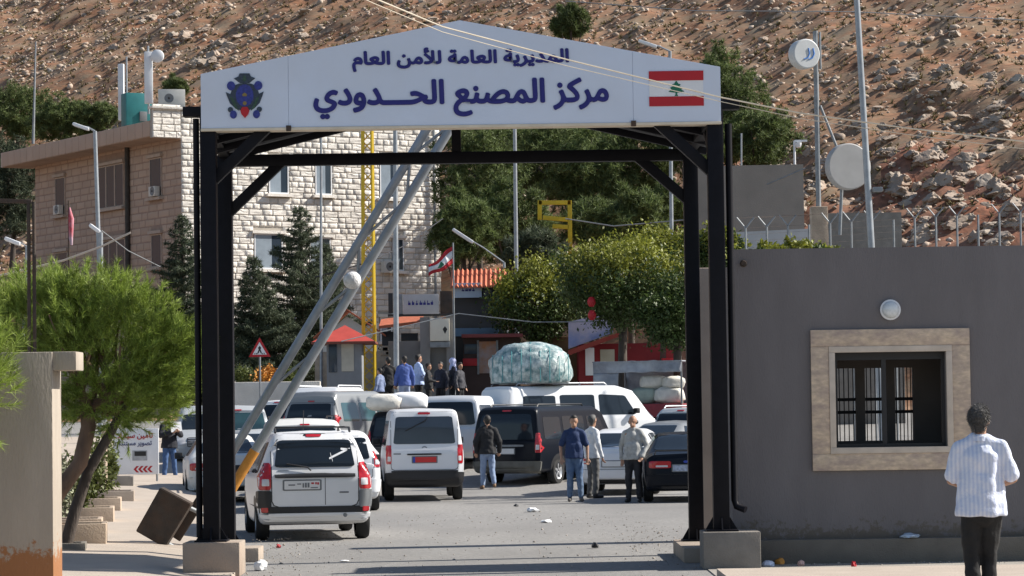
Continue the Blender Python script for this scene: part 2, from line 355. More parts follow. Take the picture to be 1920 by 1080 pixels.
# ================================================================= entrance gate
GY = 33.0; RY = 36.1
xl = P(394, 600, GY).x; xr = P(1346, 600, GY).x; xl2 = P(424, 600, RY).x; xr2 = P(1299, 600, RY).x
zb = P(860, 231, GY).z; pw = .19; xc = (xl + xr) / 2
gate = empty('entrance_gate', ((xl + xr) / 2, GY, 0), 0, 'black steel entrance gate with white gabled Arabic sign across the road', 'gate')
GX = gate.location.x
def gp(x, y, z): return (x - GX, y - GY, z)
for (x, y, z0) in [(xl, GY, .40), (xr, GY, .44), (xl2, RY, .18), (xr2, RY, .18)]:
    top = zb + (.12 if y == GY else -.06)
    q = box('post', (-pw / 2, pw / 2, -pw / 2, pw / 2, z0, top), blacksteel, gate, .012); q.location = gp(x, y, 0)
    fl = box('base_plate', (-.19, .19, -.19, .19, z0, z0 + .022), blacksteel, gate, .004); fl.location = gp(x, y, 0)
    for a in range(4):
        t = a * math.pi / 2; gsv = [(.1 * math.cos(t), .1 * math.sin(t)), (.19 * math.cos(t), .19 * math.sin(t))]
        gu = mk('gusset', [(gsv[0][0] - .008 * math.sin(t), gsv[0][1] + .008 * math.cos(t), z0 + .02), (gsv[1][0] - .008 * math.sin(t), gsv[1][1] + .008 * math.cos(t), z0 + .02), (gsv[0][0] - .008 * math.sin(t), gsv[0][1] + .008 * math.cos(t), z0 + .17),
                             (gsv[0][0] + .008 * math.sin(t), gsv[0][1] - .008 * math.cos(t), z0 + .02), (gsv[1][0] + .008 * math.sin(t), gsv[1][1] - .008 * math.cos(t), z0 + .02), (gsv[0][0] + .008 * math.sin(t), gsv[0][1] - .008 * math.cos(t), z0 + .17)],
                [[0, 1, 2], [5, 4, 3], [0, 3, 4, 1], [1, 4, 5, 2], [2, 5, 3, 0]], blacksteel, gate); gu.location = gp(x, y, 0)
for (x, zt, m, dx) in [(xl, .40, concrete_rust, .02), (xr, .44, concrete, .10)]:
    q = box('concrete_base', (-.335 + dx, .335 + dx, -.32, .40, 0, zt), m, gate, .014); q.location = gp(x, GY, 0)
q = box('concrete_base', (-.17, .42, -.3, .42, 0, .18), concrete_rust, gate, .012); q.location = gp(xl2, RY, 0)
q = box('concrete_base', (-.28, .34, -1.9, .42, 0, .18), concrete_rust, gate, .012); q.location = gp(xr2, RY, 0)
# beams and braces
bz = P(860, 296, RY).z
beam('rear_beam', gp(xl2, RY, bz), gp(xr2, RY, bz), .15, blacksteel, gate)
for x, x2 in ((xl, xl2), (xr, xr2)): beam('side_beam', gp(x, GY + .1, zb + .02), gp(x2, RY, zb - .03), .13, blacksteel, gate)
def brace(a, b, D, w=.13): beam('knee_brace', gp(*P(a[0], a[1], D)), gp(*P(b[0], b[1], D)), w, blacksteel, gate)
brace((398, 340), (512, 228), GY + .04); brace((1338, 326), (1222, 220), GY + .04)
brace((424, 404), (536, 296), RY); brace((1300, 384), (1190, 290), RY)
for x, x2 in ((xl, xl2), (xr, xr2)): beam('knee_brace', gp(x, GY + .05, zb - .55), gp(x + (x2 - x) * .3, GY + .95, zb + .0), .09, blacksteel, gate)
beam('king_post', gp(P(856, 296, RY).x, RY, bz), gp(P(856, 296, RY).x, RY, zb + .68), .12, blacksteel, gate)
# gabled roof sheet and rafters
ex0, ex1 = xl - .12, xr + .12
for s, xa in ((-1, ex0), (1, ex1)):
    v = []
    for y in (GY + .17, RY + .25):
        for (x, z) in ((xa, zb - .02), (xc, zb + .72)): v += [gp(x, y, z), gp(x, y, z + .035)]
    mk('roof_sheet', v, [[0, 2, 6, 4], [1, 5, 7, 3], [0, 1, 3, 2], [4, 6, 7, 5], [0, 4, 5, 1], [2, 3, 7, 6]], blacksteel, gate)
    for y in (GY + 1.0, GY + 2.0, RY): beam('rafter', gp(xa, y, zb - .09), gp(xc, y, zb + .65), .09, blacksteel, gate)
# sign: three sheet panels with a cream lower trim
pL = P(377, 240, GY - .13); pR = P(1352, 228, GY - .13); pk = P(862, 38, GY - .13); hl = P(377, 138, GY - .13).z; hr = P(1352, 126, GY - .13).z
zs = (pL.z + pR.z) / 2; hs = (hl + hr) / 2; zp = pk.z; sx = [pL.x, P(541, 200, GY - .13).x, P(1187, 180, GY - .13).x, pR.x]
def ztop(x): return hs + (zp - hs) * ((x - pL.x) / (pk.x - pL.x) if x < pk.x else (pR.x - x) / (pR.x - pk.x))
SY = -.13
for i in range(3):
    a, b = sx[i] + (.001 if i else 0), sx[i + 1] - (.001 if i < 2 else 0); poly = [(a, zs), (b, zs), (b, ztop(b))] + ([(pk.x, zp)] if i == 1 else []) + [(a, ztop(a))]
    prism('sign_panel', [(x - GX, z) for x, z in poly], SY, .12, signwhite, gate, bev=.002)
box('sign_trim', (pL.x - GX - .004, pR.x - GX + .004, SY - .012, .10, zs - .035, zs - .002), cream, gate, .004)
for x in (sx[1], sx[2]): box('clip', (x - GX - .03, x - GX + .03, SY - .02, SY - .013, zs - .05, zs + .02), rust, gate, .002)
def sp(px, py): p = P(px, py, GY + SY); return p.x - GX, p.z
def sl_text(s, pa, pb, bold):
    (x0, z0), (x1, z1) = sp(*pa), sp(*pb); return text('lettering', s, x0, x1, z0, z1, SY - .001, navy, gate, bold)
sl_text('المديرية العامة للأمن العام', (662, 134), (1065, 87), .044)
sl_text('مركز المصنع الحـــدودي', (590, 222), (1139, 146), .036)
# painted flag on the sign
(fx0, fz0), (fx1, fz1) = sp(1218, 199), sp(1318, 133); fw = (fz1 - fz0)
fl = box('flag_panel', (fx0, fx1, SY - .005, SY + .001, fz0, fz1), whitep, gate)
box('red_stripe', (fx0 - .004, fx1 + .004, SY - .009, SY - .0055, fz1 - fw * .27, fz1 + .004), redp, fl); box('red_stripe', (fx0 - .004, fx1 + .004, SY - .009, SY - .0055, fz0 - .004, fz0 + fw * .27), redp, fl)
cx, cz = (fx0 + fx1) / 2, (fz0 + fz1) / 2; u = fw * .23
prism('cedar', [(cx + a * u, cz + b * u) for a, b in [(0, 1), (.25, .62), (.55, .5), (.4, .3), (.8, .1), (.62, -.12), (1, -.4), (.1, -.55), (.12, -.8), (.25, -.95), (-.25, -.95), (-.12, -.8), (-.1, -.55), (-1, -.4), (-.62, -.12), (-.8, .1), (-.4, .3), (-.55, .5), (-.25, .62)]], SY - .009, SY - .0055, greenp, fl)
# crest: shield, curls, leaves, crown, red jewel
(ex, ez) = sp(459, 180); U = .245
cb = mat('crest_blue', (.03, .04, .22), .5, .3, 40); cdk = mat('crest_dark', (.035, .05, .075), .5, .3, 40); cgr = mat('crest_green', (.035, .075, .05), .5, .3, 40)
em = empty('crest', (ex, SY, ez)); em.parent = gate
def shp(n, pts, m, d): prism(n, [(a * U, b * U) for a, b in pts], -.006 - d, .0, m, em)
def ell(cx, cz, a, b, n=22, t0=0, t1=6.2832): return [(cx + a * math.cos(t0 + (t1 - t0) * i / n), cz + b * math.sin(t0 + (t1 - t0) * i / n)) for i in range(n)]
shp('backing', [(0, -.75), (.45, -.62), (.72, -.35), (.86, 0), (.92, .2), (.7, .1), (.55, .5), (.3, .6), (-.3, .6), (-.55, .5), (-.7, .1), (-.92, .2), (-.86, 0), (-.72, -.35), (-.45, -.62)], cdk, .002)
shp('crown', [(-.22, .62), (.22, .62), (.52, .86), (.3, .95), (.24, 1.1), (-.24, 1.1), (-.3, .95), (-.52, .86)], cdk, .004)
shp('leaf_mark', [(0, .68), (.1, .78), (.06, .95), (0, 1.02), (-.06, .95), (-.1, .78)], cgr, .007)
for s in (-1, 1):
    shp('curl', [(s * a, b) for a, b in ell(.66, .5, .2, .22)], cb, .006); shp('curl', [(s * a, b) for a, b in ell(.56, -.9, .17, .2)], cb, .006); shp('scroll', [(s * a, b) for a, b in ell(.7, -.66, .13, .13)], cdk, .005)
    shp('laurel', [(s * a, b) for a, b in [(.3, -.72), (.5, -.55), (.66, -.2), (.72, .0), (.56, -.1), (.42, -.4)]], cgr, .005)
shp('ring', ell(0, .0, .5, .62), cdk, .007); shp('shield', ell(0, .02, .43, .54), cb, .010)
shp('gold_mark', [(-.1, -.02), (.1, -.02), (.12, .08), (0, .16), (-.12, .08)], mat('crest_gold', (.22, .16, .05), .5, 0), .013); shp('gold_mark', ell(0, -.36, .1, .1, 10), mat('crest_gold', (.22, .16, .05)), .013)
shp('jewel', [(0, -1.08), (.16, -.9), (.22, -.72), (.12, -.54), (-.12, -.54), (-.22, -.72), (-.16, -.9)], redp, .013)
# rain pipe at the right post
pxr = xr + .165; tube('rain_pipe', [gp(pxr, GY + .02, zb - .05), gp(pxr, GY + .02, .80), gp(pxr + .02, GY, .73), gp(pxr + .12, GY - .06, .69)], .042, blacksteel, gate)
tube('rain_pipe', [gp(xl - .15, GY + .02, zb + .1), gp(xl - .15, GY + .02, .45)], .038, blacksteel, gate); box('gutter_box', (xl - GX - .30, xl - GX - .02, -.06, .14, zb + .12, zb + .24), blacksteel, gate, .01); box('gutter_box', (xr - GX - .05, xr - GX + .30, -.06, .14, zb + .12, zb + .24), blacksteel, gate, .01)

# ================================================================= guard booth
bY = 33.62; bx0 = P(1369, 700, bY).x; bx1 = bx0 + 5.4; bzt = P(1640, 464, bY).z; bd = 1.35; th = .18
booth = empty('guard_booth', (bx0, bY, 0), 0, 'grey plastered guard booth with stone framed window right of the gate', 'booth')
def wx(px, py=740): return P(px, py, bY).x - bx0
def wz(py, px=1670): return P(px, py, bY).z
ox0, ox1, oz0, oz1 = wx(1566), wx(1774), wz(838), wz(660); BX = bx1 - bx0
for n, b in [('wall', (0, ox0, 0, th, .27, bzt)), ('wall', (ox1, BX, 0, th, .27, bzt)), ('wall', (ox0, ox1, 0, th, .27, oz0)), ('wall', (ox0, ox1, 0, th, oz1, bzt))]: box(n, b, boothwall, booth)
# rear wall with three barred openings, side walls, roof
wxr = lambda px: P(px, 750, bY + bd).x - bx0
rw = [wxr(1560), wxr(1603), wxr(1620), wxr(1660), wxr(1676), wxr(1710)]; rz0, rz1 = wz(836) + .05, wz(690) + .02
rb = mat('booth_inside', (.10, .09, .085), .9, .1, 3)
xs_ = [th] + rw + [BX - th]
for i in range(0, len(xs_), 2): box('rear_wall', (xs_[i], xs_[i + 1], bd - .12, bd, .27, bzt - .2), rb, booth)
for i in range(0, 6, 2):
    box('rear_wall', (rw[i], rw[i + 1], bd - .119, bd - .001, .27, rz0), rb, booth); box('rear_wall', (rw[i], rw[i + 1], bd - .119, bd - .001, rz1, bzt - .2), rb, booth)
    gr = empty('window_grille', (0, 0, 0)); gr.parent = booth
    for k in range(5): xx = rw[i] + (rw[i + 1] - rw[i]) * (k + .5) / 5; tube('bar', [(xx, bd - .06, rz0 - .02), (xx, bd - .06, rz1 + .02)], .007, blacksteel, gr, 6)
    for zz in (rz0 + .36, rz0 + .52): box('rail', (rw[i] - .01, rw[i + 1] + .01, bd - .07, bd - .05, zz - .02, zz + .02), blacksteel, gr)
box('side_wall', (0, th, th, bd - .12, .27, bzt - .2), boothwall, booth); box('side_wall', (BX - th, BX, th, bd - .12, .27, bzt - .2), boothwall, booth)
box('roof', (th + .001, BX - th - .001, th + .001, bd, bzt - .34, bzt - .2), concrete, booth); box('floor_slab', (0, BX, 0, bd, .0, .268), concrete, booth)
box('plinth', (wx(1408, 1030), BX, -.16, -.001, 0, .30), plinth_m, booth, .01)
# travertine surround, mitred-looking: outer boards and inner lining
fx0, fx1, fz0_, fz1_ = wx(1521), wx(1819), wz(881), wz(617)
box('frame_board', (fx0, fx1, -.05, -.001, oz1 + .075, fz1_), travert, booth, .006); box('frame_board', (fx0, fx1, -.05, -.001, fz0_, oz0 - .075), travert, booth, .006)
box('frame_board', (fx0, ox0 - .075, -.048, -.001, oz0 - .073, oz1 + .073), travert, booth, .006); box('frame_board', (ox1 + .075, fx1, -.048, -.001, oz0 - .073, oz1 + .073), travert, booth, .006)
cl = mat('cream_stone', (.55, .47, .39), .6, .1, 8)
box('inner_sill', (ox0 - .074, ox1 + .074, -.062, .14, oz0 - .074, oz0), cl, booth, .004); box('inner_lintel', (ox0 - .074, ox1 + .074, -.058, .14, oz1 + .001, oz1 + .074), cl, booth, .004)
box('inner_jamb', (ox0 - .074, ox0 - .001, -.06, .14, oz0 + .001, oz1), cl, booth, .004); box('inner_jamb', (ox1 + .001, ox1 + .074, -.06, .14, oz0 + .001, oz1), cl, booth, .004)
fr = box('sliding_frame', (ox0, ox0 + .04, .10, .15, oz0, oz1), blackpl, booth); box('sliding_frame', (ox1 - .04, ox1, .10, .15, oz0, oz1), blackpl, booth); box('sliding_frame', (ox0 + .04, ox1 - .04, .10, .15, oz0, oz0 + .04), blackpl, booth); box('sliding_frame', (ox0 + .04, ox1 - .04, .10, .15, oz1 - .09, oz1), blackpl, booth)
mid = wx(1660, 750); box('sliding_frame', (mid - .028, mid + .028, .105, .145, oz0 + .04, oz1 - .09), blackpl, booth)
stain(boothwall, .15, .75, (.115, .10, .085))
# bulkhead lamp
lx, lz = wx(1672), wz(581); lamp = empty('wall_lamp', (bx0 + lx, bY, lz), 0, 'round white glass bulkhead lamp above the booth window', 'lamp')
lathe('lamp_base', [(0, 0), (.115, 0), (.125, -.02), (.125, -.045), (.10, -.05)], whitep, lamp, 28, 'y'); lathe('lamp_glass', [(.106, -.045), (.10, -.075), (.075, -.105), (.04, -.118), (0, -.122)], mat('lamp_glass', (.62, .66, .68), .18, .12, 30, spec=.8), lamp, 28, 'y')
lathe('wall_outlet', [(0, -.05), (.03, -.05), (.045, -.0), (.05, .002)], rust, booth, 12, 'y', (wx(1394, 494), 0, wz(494, 1394)))
# brown side wall standing behind the gate post
q = P(1322, 740, 39.5); o = box('brown_wall', (q.x - .14, q.x + .30, 39.5, 40.0, 0, P(1322, 502, 39.5).z), mat('brown_plaster', (.30, .24, .20), .85, .12, 3, .3, 50), None, .03); tag(o, 'narrow brown plaster wall behind the right gate posts', 'wall')

# ================================================================= stone building
BA = Vector((-14.75, 124, 0)); UR = Vector((.839, .545, 0)); UL = Vector((-.545, .839, 0)); LR, LL = 13.6, 16.4
gzb = 1.0; topz = P(345, 206, 124).z; eave = P(345, 258, 124).z
bld = empty('stone_building', (BA.x, BA.y, 0), math.atan2(UR.y, UR.x), 'large white rusticated stone building with brown shaded side wall', 'building')
# local frame: x along the white facade, y along the brown side wall
def fac(px, py, side):
    """facade coordinates (distance along the wall, height) of a pixel"""
    d = _f + _r * ((px - 960) / FPX) + _u * ((540 - py) / FPX); n = Vector((UR.y, -UR.x, 0)) if side == 'R' else Vector((UL.y, -UL.x, 0))
    o_ = Vector((0, 0, CAMH)); t = (BA - o_).dot(n) / d.dot(n); p = o_ + d * t
    return (p - BA).dot(UR if side == 'R' else UL), p.z
box('wall_core', (.02, LR - .02, .02, LL - .02, gzb, topz - .35), mortar, bld)
wins = []   # side, x0, x1, z0, z1, kind
def win(side, p0, p1, ac=False, n=1):
    a = fac(*p0, side); b = fac(*p1, side); wins.append((side, min(a[0], b[0]), max(a[0], b[0]), min(a[1], b[1]), max(a[1], b[1]), ac, n))
for q in [((503, 300), (541, 364)), ((590, 300), (622, 366)), ((711, 300), (745, 372)), ((476, 438), (530, 505)), ((580, 445), (620, 512)), ((735, 447), (757, 508)), ((712, 595), (735, 640)), ((480, 590), (520, 650))]: win('R', *q)
for q in [((104, 334), (123, 402), 1), ((183, 314), (233, 386), 0, 3), ((281, 298), (304, 368), 1), ((104, 474), (128, 540)), ((190, 452), (236, 520), 0, 3), ((284, 440), (304, 500))]: win('L', *q)
ub = []
for i in range(6):   # rock-faced block: unit box, front face towards -y chiselled
    r = random.Random(i); g_ = 5; gp_ = (0, .06, .36, .64, .94, 1); gq_ = (0, .12, .38, .62, .88, 1); v = []; f = []
    for a in range(g_ + 1):
        for b in range(g_ + 1):
            e = min(a, b, g_ - a, g_ - b); v.append((gp_[a], -(0 if e == 0 else (.55 + .45 * r.random())), gq_[b]))
    for a in range(g_):
        for b in range(g_): i0 = a * (g_ + 1) + b; f.append([i0, i0 + g_ + 1, i0 + g_ + 2, i0 + 1])
    me = bpy.data.meshes.new('stone'); me.from_pydata(v, [], f); me.materials.append(stone_w); ub.append(me)
ubp = [proto(m_) for m_ in ub]
blocks = {'R': [], 'L': []}
def lay(side, L, z0, z1, ch, wmin, wmax, x0=0.):
    z = z0; row = 0
    while z < z1 - .05:
        hgt = min(ch * random.uniform(.92, 1.08), z1 - z); x = x0 - (random.uniform(0, .3) if row % 2 else 0)
        while x < L:
            wd = random.uniform(wmin, wmax); a, b = max(x, x0), min(x + wd, L); x += wd
            segs = [(a, b)]
            for (s, wx0, wx1, wz0, wz1, ac, n) in wins:
                if s != side or z + hgt < wz0 + .02 or z > wz1 + .18: continue
                ns = []
                for (p, q) in segs:
                    if q <= wx0 - .02 or p >= wx1 + .02: ns.append((p, q)); continue
                    if p < wx0 - .1: ns.append((p, wx0 - .02))
                    if q > wx1 + .1: ns.append((wx1 + .02, q))
                segs = ns
            for (p, q) in segs:
                if q - p > .07: blocks[side].append((p, z, q - p - .012, hgt - .012))
        z += hgt; row += 1
lay('R', LR, gzb, topz, .27, .34, .74)
lay('L', LL, gzb, eave + .3, .34, .55, 1.15)
br = blocks['R']
vis = sorted(range(len(br)), key=lambda i: -(br[i][2] * br[i][3] * (1.0 if br[i][1] > 6.5 else .05)))[:300]; visset = set(vis)
for i in vis:
    p, z, wd, hg = br[i]; o = bpy.data.objects.new('stone', ub[i % 6]); COL.objects.link(o); o.parent = bld; o.location = (p, .02, z); o.scale = (wd, .06, hg)
def merge_blocks(name, L, m, depth, tf):
    V = []; F = []; base = 0
    for i, (p, z, wd, hg) in enumerate(L):
        pv, pf = ubp[i % 6]; vv = pv * np.array([wd, depth, hg]) + np.array([p, .02, z]); V.append(tf(vv)); F.append(pf + base); base += len(pv)
    o = mkn(name, np.concatenate(V), np.concatenate(F), m, bld); o['kind'] = 'stuff'; return o
merge_blocks('stone_courses', [b for i, b in enumerate(br) if i not in visset], stone_w, .06, lambda v: v)
def tfL(v): return np.stack([v[:, 1], LL - v[:, 0], v[:, 2]], -1)
box('side_core', (.005, .02, .02, LL - .02, gzb, eave + .3), mortar_b, bld)
merge_blocks('side_courses', [(LL - p - wd, z, wd, hg) for p, z, wd, hg in blocks['L']], stone_b, .03, tfL)
dark_in = mat('window_dark', (.03, .03, .035), .6, 0); frame_m = mat('window_stone', (.42, .34, .28), .85, .1, 3)
curtain = mat('curtained_glass', (.26, .31, .36), .25, .15, 2, spec=.4)
acm = mat('air_unit', (.58, .57, .53), .5, .06, 5)
def ac_unit(parent, tfm, name='air_conditioner', s=1.0):
    """outdoor unit, front towards -y, origin at its lower left front corner"""
    e = empty(name, (0, 0, 0)); e.parent = parent; e.matrix_local = tfm
    box('casing', (0, .80 * s, 0, .32 * s, 0, .56 * s), acm, e, .015)
    lathe('fan_grille', [(.0, -.012), (.03, -.012), (.03, -.006), (.17, -.006), (.19, -.014), (.205, -.014), (.21, -.001)], greypl, e, 20, 'y', (.32 * s, 0, .29 * s)); lathe('fan_hub', [(0, -.02), (.05, -.018), (.055, -.013)], blackpl, e, 12, 'y', (.32 * s, 0, .29 * s)); return e
for (s, a, b, z0, z1, ac, n) in wins:
    W = empty('window', (a, .0, z0) if s == 'R' else (.0, a, z0), 0 if s == 'R' else R(90)); W.parent = bld
    ww = b - a; hh = z1 - z0
    if s == 'L': W.scale = (1, -1, 1)
    y_ = -.02 if s == 'R' else -.015
    box('reveal', (0, ww, .012, .02, 0, hh), dark_in, W)
    for k in range(n):
        xa, xb = ww * k / n + .01, ww * (k + 1) / n - .01
        xm = xa + (xb - xa) * (.62 if s == 'R' else .5)
        box('pane', (xm, xb - .05, y_ - .002, y_ + .012, .06, hh - .06), glass_b, W); box('pane', (xa + .05, xm - .01, y_ - .006, y_ + .010, .06, hh - .06), curtain if s == 'R' else glass_b, W)
        for q in ((xa, xa + .05), (xb - .05, xb)): box('frame', (q[0], q[1], y_ - .02, .01, 0, hh), whitep if s == 'R' else frame_m, W)
        box('frame', (xa + .05, xb - .05, y_ - .02, .01, hh - .06, hh), whitep if s == 'R' else frame_m, W); box('frame', (xa + .05, xb - .05, y_ - .02, .01, 0, .06), whitep if s == 'R' else frame_m, W)
    box('sill', (-.15, ww + .15, -.22, .0, -.14, -.01), stone_w if s == 'R' else frame_m, W); box('lintel', (-.12, ww + .12, -.15, .0, hh + .01, hh + .15), stone_w if s == 'R' else frame_m, W)
    if ac: ac_unit(W, Matrix.Translation((.08, -.34, .02)), s=.8)
m_ = Matrix.Translation((fac(713, 512, 'R')[0], -.36, fac(713, 512, 'R')[1])); ac_unit(bld, m_, s=1.0)
# overhanging eave on the side wall, with its end block in the white facade, roof plant
ev = 1.35
prism('eave_slab', [(-ev, eave + .02), (-.052, eave + .02 - .0), (.3, eave + .02), (.3, eave + .75), (-ev, eave + .75)], .25, LL + 1.1, mat('eave_stone', (.45, .37, .31), .85, .12, 1.5), bld)
for k in range(22): box('eave_stone', (-ev - .05, -ev - .001, .3 + k * .77, .3 + k * .77 + .75, eave + .04, eave + .73), stone_b, bld, .01)
px0 = -ev - .05
zz = eave - .04
while zz < topz - .02:
    x = px0
    while x < -.05:
        wd = random.uniform(.35, .7); b = min(x + wd, -.005); o = bpy.data.objects.new('stone', random.choice(ub)); COL.objects.link(o); o.parent = bld; o.location = (x, .02, zz); o.scale = (b - x - .012, .06, .29); x = b
    zz += .302
box('parapet', (px0, LR - .05, .021, .25, eave - .04, topz), mortar, bld)
box('parapet_cap', (px0 - .08, LR + .05, -.14, .32, topz + .002, topz + .12), stone_w, bld, .02)
box('roof_deck', (.05, LR - .05, .26, LL, topz - .5, topz - .34), concrete, bld)
tube('cable_run', [(-.11, fac(243, 400, 'L')[0], fac(243, 268, 'L')[1]), (-.11, fac(243, 400, 'L')[0], fac(246, 512, 'L')[1])], .12, mat('cable_dark', (.05, .045, .04), .8, .3, 8), bld, 8)
for px in (835 - 24, 812): x_ = fac(px, 400, 'R')[0]; tube('drain_pipe', [(x_, -.16, gzb), (x_, -.16, topz - .3)], .05, silver_d, bld, 8)
# roof things: two panel antennas, teal cabinet, air unit, dish, whip mast (each a thing)
def roofpt(px, py, D): return P(px, py, D)
ant = roofpt(279, 200, 125.5); t_ = empty('panel_antenna', (ant.x, ant.y, topz + .12), R(10), 'tall white panel antenna beside the round dish on the stone building', 'antenna')
hgt = P(279, 98, 125.5).z - topz - .1; box('radome', (-.19, .19, -.12, .12, .35, hgt), whitep, t_, .04); tube('mast', [(0, .2, -.1), (0, .2, hgt + .3)], .05, silver, t_); box('bracket', (-.08, .08, .1, .22, .8, .9), silver_d, t_)
t2 = empty('panel_antenna', (P(228, 200, 128).x, 128, eave + .74), R(-15), 'slim white panel antenna left of the teal cabinet on the roof', 'antenna')
h2 = P(228, 120, 128).z - eave - .74; box('radome', (-.14, .14, -.1, .1, .5, h2), whitep, t2, .03); tube('mast', [(.22, .1, 0), (.22, .1, h2 + .35)], .045, silver, t2)
c_ = P(256, 200, 127); t3 = empty('equipment_cabinet', (c_.x, 127, eave + .74), R(25), 'teal equipment cabinet on the stone building roof', 'cabinet'); hb = P(256, 176, 127).z - eave - .74
box('casing', (-.62, .62, -.4, .4, .1, hb), mat('teal', (.02, .16, .17), .5, .1, 3), t3, .03); box('vent_box', (.0, .35, -.5, -.401, .3, .75), greypl, t3, .02); box('foot_frame', (-.6, .6, -.38, .38, 0, .1), silver_d, t3)
d_ = P(295, 105, 125.3); t4 = empty('dish_antenna', tuple(d_), 0, 'small round white dish on the roof antenna mast', 'antenna'); lathe('dish', [(0, -.1), (.2, -.09), (.29, -.04), (.30, .05), (.2, .12), (0, .14)], whitep, t4, 28, 'y'); tube('arm', [(0, .12, 0), (-.36, .38, -.05)], .03, silver_d, t4)
a_ = P(297, 198, 124.6); t5 = empty('rooftop_air_conditioner', (a_.x, 124.6, topz + .12), R(8), 'white air conditioner unit on the parapet of the stone building', 'air conditioner'); ac_unit(t5, Matrix.Translation((0, 0, .06)), 'unit', 1.5); box('stand', (0, 1.2, .05, .45, 0, .06), silver_d, t5)
wm = P(62, 262, 133); t6 = tube('whip_mast', [(wm.x, 133, eave + .7), (P(67, 78, 133).x, 133, P(67, 78, 133).z)], [.07, .035], silver_d); tag(t6, 'thin grey whip mast rising at the left end of the roof', 'mast')
# ================================================================= vehicles
def fillet(poly, rad, seg=4):
    out = []; n = len(poly)
    for i in range(n):
        p = Vector(poly[i]); a = Vector(poly[i - 1]) - p if i else None; b = Vector(poly[i + 1]) - p if i < n - 1 else None
        if a is None or b is None or rad[i] <= 0: out += [p] * (1 if a is None or b is None else seg + 1); continue
        r = min(rad[i], a.length * .48, b.length * .48); p0 = p + a.normalized() * r; p1 = p + b.normalized() * r
        for k in range(seg + 1):
            t = k / seg; out.append(p0 * (1 - t) ** 2 + p * 2 * t * (1 - t) + p1 * t * t)
    return out
def car_shell(keys, wheels, wr):
    """keys: (y, zbottom, zbelt, zroof, half width belt, half width roof); rear at y=0; returns verts, faces"""
    ky = np.array([k[0] for k in keys]); ka = np.array([k[1:] for k in keys]); L = ky[-1]
    ys = np.unique(np.concatenate([np.arange(0, L, .07), ky, [L]])); st = np.stack([np.interp(ys, ky, ka[:, j]) for j in range(5)], 1)
    sm = st.copy()
    for _ in range(2): sm[1:-1] = (sm[:-2] + 2 * sm[1:-1] + sm[2:]) / 4
    rings = []; cr = [(-.0, .90), (.012, .955), (.035, .985)]
    def ring(y, s, k=1.0):
        zb, zt, zr, wb, wf = s; zm = zb + (zt - zb) * .55
        h = fillet([(0, zb), (wb * .93, zb), (wb, zm), (wb * .985, zt), (wf, zr), (0, zr + .025)], [0, .10, .25, .05, .13, 0])
        c = Vector((0, (zb + zr) / 2)); h = [c + (q - c) * k for q in h]
        full = [(q.x, y, q.y) for q in h] + [(-q.x, y, q.y) for q in h[-2:0:-1]]; return full
    for d, k in cr: rings.append(ring(d, sm[0], k))
    for i in range(1, len(ys)):
        if ys[i] > .06 and ys[i] < L - .06: rings.append(ring(ys[i], sm[i]))
    for d, k in cr[::-1]: rings.append(ring(L - d, sm[-1], k))
    n = len(rings[0]); v = [q for r in rings for q in r]; f = []
    for i in range(len(rings) - 1):
        for k in range(n): f.append([i * n + k, i * n + (k + 1) % n, (i + 1) * n + (k + 1) % n, (i + 1) * n + k])
    f.append(list(range(n))[::-1]); f.append(list(range((len(rings) - 1) * n, len(rings) * n)))
    return v, f
